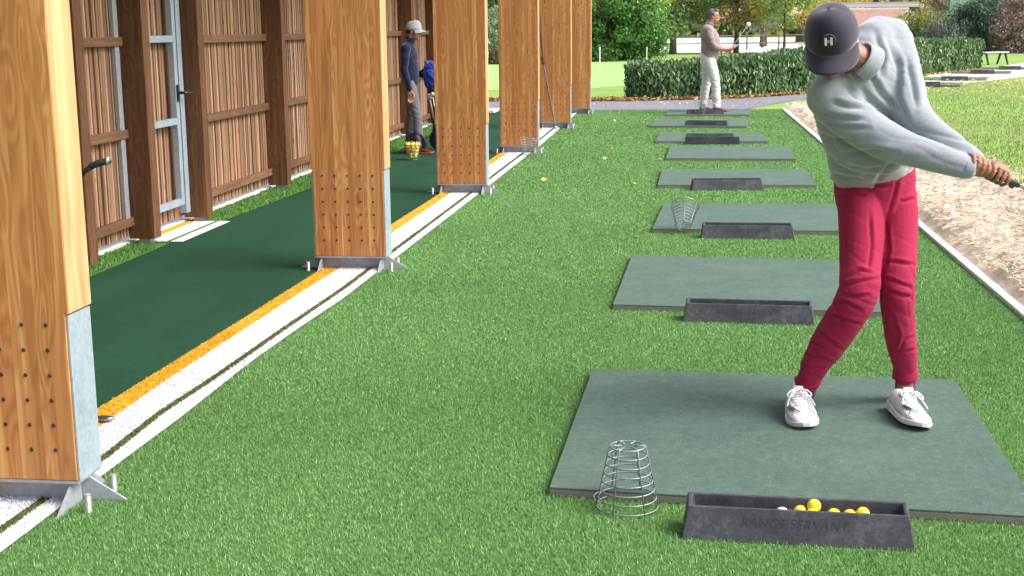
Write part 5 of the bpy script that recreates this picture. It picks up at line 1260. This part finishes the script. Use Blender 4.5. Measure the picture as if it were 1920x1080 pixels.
k = MB(); k.box(W_-.26, W_+.01, -.04, -.005, 0, 2.62); k.box(0, W_, -.03, -.004, 2.50, 2.62); k.build('corner_trim', M['fence_white'], bb)
k = MB(); k.box(-.9, W_+.6, -1.0, -.06, 2.66, 2.88); k.build('fascia', plain('fascia_grey', (.36, .33, .33), .7), bb)
k = MB(); pl = [(W_+.6, -1.0), (W_+1.9, 5.5)]
k.add([(W_+.55, -1.0, 2.88), (W_+.78, -1.0, 2.84), (W_+3.1, 6.0, 2.0), (W_+2.7, 6.0, 2.0), (W_+.55, -1.0, 2.66), (W_+.78, -1.0, 2.62), (W_+3.1, 6.0, 1.75), (W_+2.7, 6.0, 1.75)], [(0, 1, 2, 3), (7, 6, 5, 4), (0, 4, 5, 1), (1, 5, 6, 2), (2, 6, 7, 3), (3, 7, 4, 0)]); k.build('gable_board', plain('gable_wood', (.42, .24, .14), .7), bb)
k = MB(); k.box(-.9, W_+.55, -.98, 7.5, 2.885, 3.0); k.build('roof', plain('roof_grey', (.28, .26, .26), .8), bb)
k = MB(); k.box(W_+.012, W_+2.3, .6, 6.5, 0, 1.95); k.build('side_wall', M['brick'], bb)

# protective netting
nb = empty('safety_net', (at(1778, 78), 78, 0), label='tall green safety netting on dark green poles behind the bushes', cat='net')
M['pole_green'] = plain('pole_green', (.035, .13, .10), .5)
ps = [0, at(1826, 79)-at(1778, 78), at(1862, 80)-at(1778, 78)]
for i, x_ in enumerate(ps):
    k = MB(); k.tube([(x_+(.0 if i < 2 else -.25), i*1.0, 0), (x_+(.0 if i < 2 else .22), i*1.0, 7.5)], .065, 8); k.build('pole', M['pole_green'], nb)
m, t, b_ = mat('netting'); g = N(t); g.val((.10, .30, .24, 1), b_.inputs['Base Color']); b_.inputs['Alpha'].default_value = .42; b_.inputs['Roughness'].default_value = .9
k = MB(); k.add([(0, .06, .3), (ps[1], 1.06, .3), (ps[2], 2.06, .3), (ps[2], 2.06, 7.4), (ps[1], 1.06, 7.4), (0, .06, 7.4)], [(0, 1, 4, 5), (1, 2, 3, 4)]); k.build('netting', m, nb)
k = MB(); k.box(-.2, 3.2, -.3, -.05, 0, .0); 
# bench
bp_ = (P(1862, 110, 51.5).x, 51.5)
bn = empty('park_bench', (bp_[0], bp_[1], 0), rz=math.radians(30), label='backless bench with pale seat and dark legs on the lawn beyond the hedge', cat='bench')
k = MB()
for j in range(3): k.box(-.55, .55, -.22+j*.15, -.22+j*.15+.135, .42, .465)
k.build('seat', plain('bench_seat', (.50, .49, .48), .6), bn, bevel=.006)
for x_ in (-.45, .45):
    for y_, dy in ((-.20, -.08), (.20, .08)):
        k = MB(); k.tube([(x_, y_*.6, .418), (x_, y_+dy, 0)], [(.045, .045), (.032, .032)], 8); k.build('leg', M['black'], bn)
    k = MB(); k.box(x_-.03, x_+.03, -.215, .215, .385, .419); k.build('crossbar', M['black'], bn)

# second row of mats and trays along the concrete path
row2 = [(1716, 163, 1748, 'black'), (1772, 151, 1813, ''), (1827, 138.5, 1870, ''), (1877, 131, 1925, '')]
labs = ['first', 'second', 'third', 'fourth']
m2 = None; t2_ = None
for i, (px, py, _, _) in enumerate([(1722, 162.5, 0, 0), (1777, 151.5, 0, 0), (1830, 138.8, 0, 0), (1882, 131, 0, 0)]):
    p = G(px, py)
    if m2 is None:
        m2 = empty('hitting_mat')
        for nm, z0, z1, mm in (('rubber_base', .014, .04, M['mat_base']), ('green_top', .0405, .05, M['mat_top'])):
            k = MB(); k.box(-.8, .9, 0, 1.6, z0, z1); k.build(nm, mm, m2)
        q = m2
    else: q = copy_tree(m2)
    q.location = (p.x+.05, p.y-.15, 0); q.rotation_euler = (0, 0, math.radians(-14)); tag(q, f'{labs[i]} green mat from the golfer on the pale path beyond the hedge', 'golf mat', 'green mats on the pale path')
    tt = copy_tree(tray); tt.location = (p.x+.1, p.y-.42, .012); tt.scale = (1.0, 1, 1.1); tt.rotation_euler = (0, 0, math.radians(-8)); tag(tt, f'{labs[i]} black tray from the golfer on the pale path beyond the hedge', 'ball tray', 'black ball trays on the pale path')
# marker pins on the putting green
M['pin'] = plain('pin_white', (.70, .62, .60), .5)
for i, (px, py0, h_) in enumerate(((1124.5, 132, .72), (1212.5, 117, .55), (1241.5, 112, .55))):
    p = G(px, py0); k = MB(); k.tube([(0, 0, 0), (0, 0, h_)], .022, 8); k.tube([(0, 0, h_), (0, 0, h_+.10)], .030, 8)
    o = k.build('marker_pin', M['pin'], None); o.location = p
    tag(o, ['tallest pale marker pin on the putting green, nearest the far column', 'pale marker pin on the putting green above the left end of the hedge', 'pale marker pin left of the dark slim trunk'][i], 'marker pin', 'marker pins on the putting green')
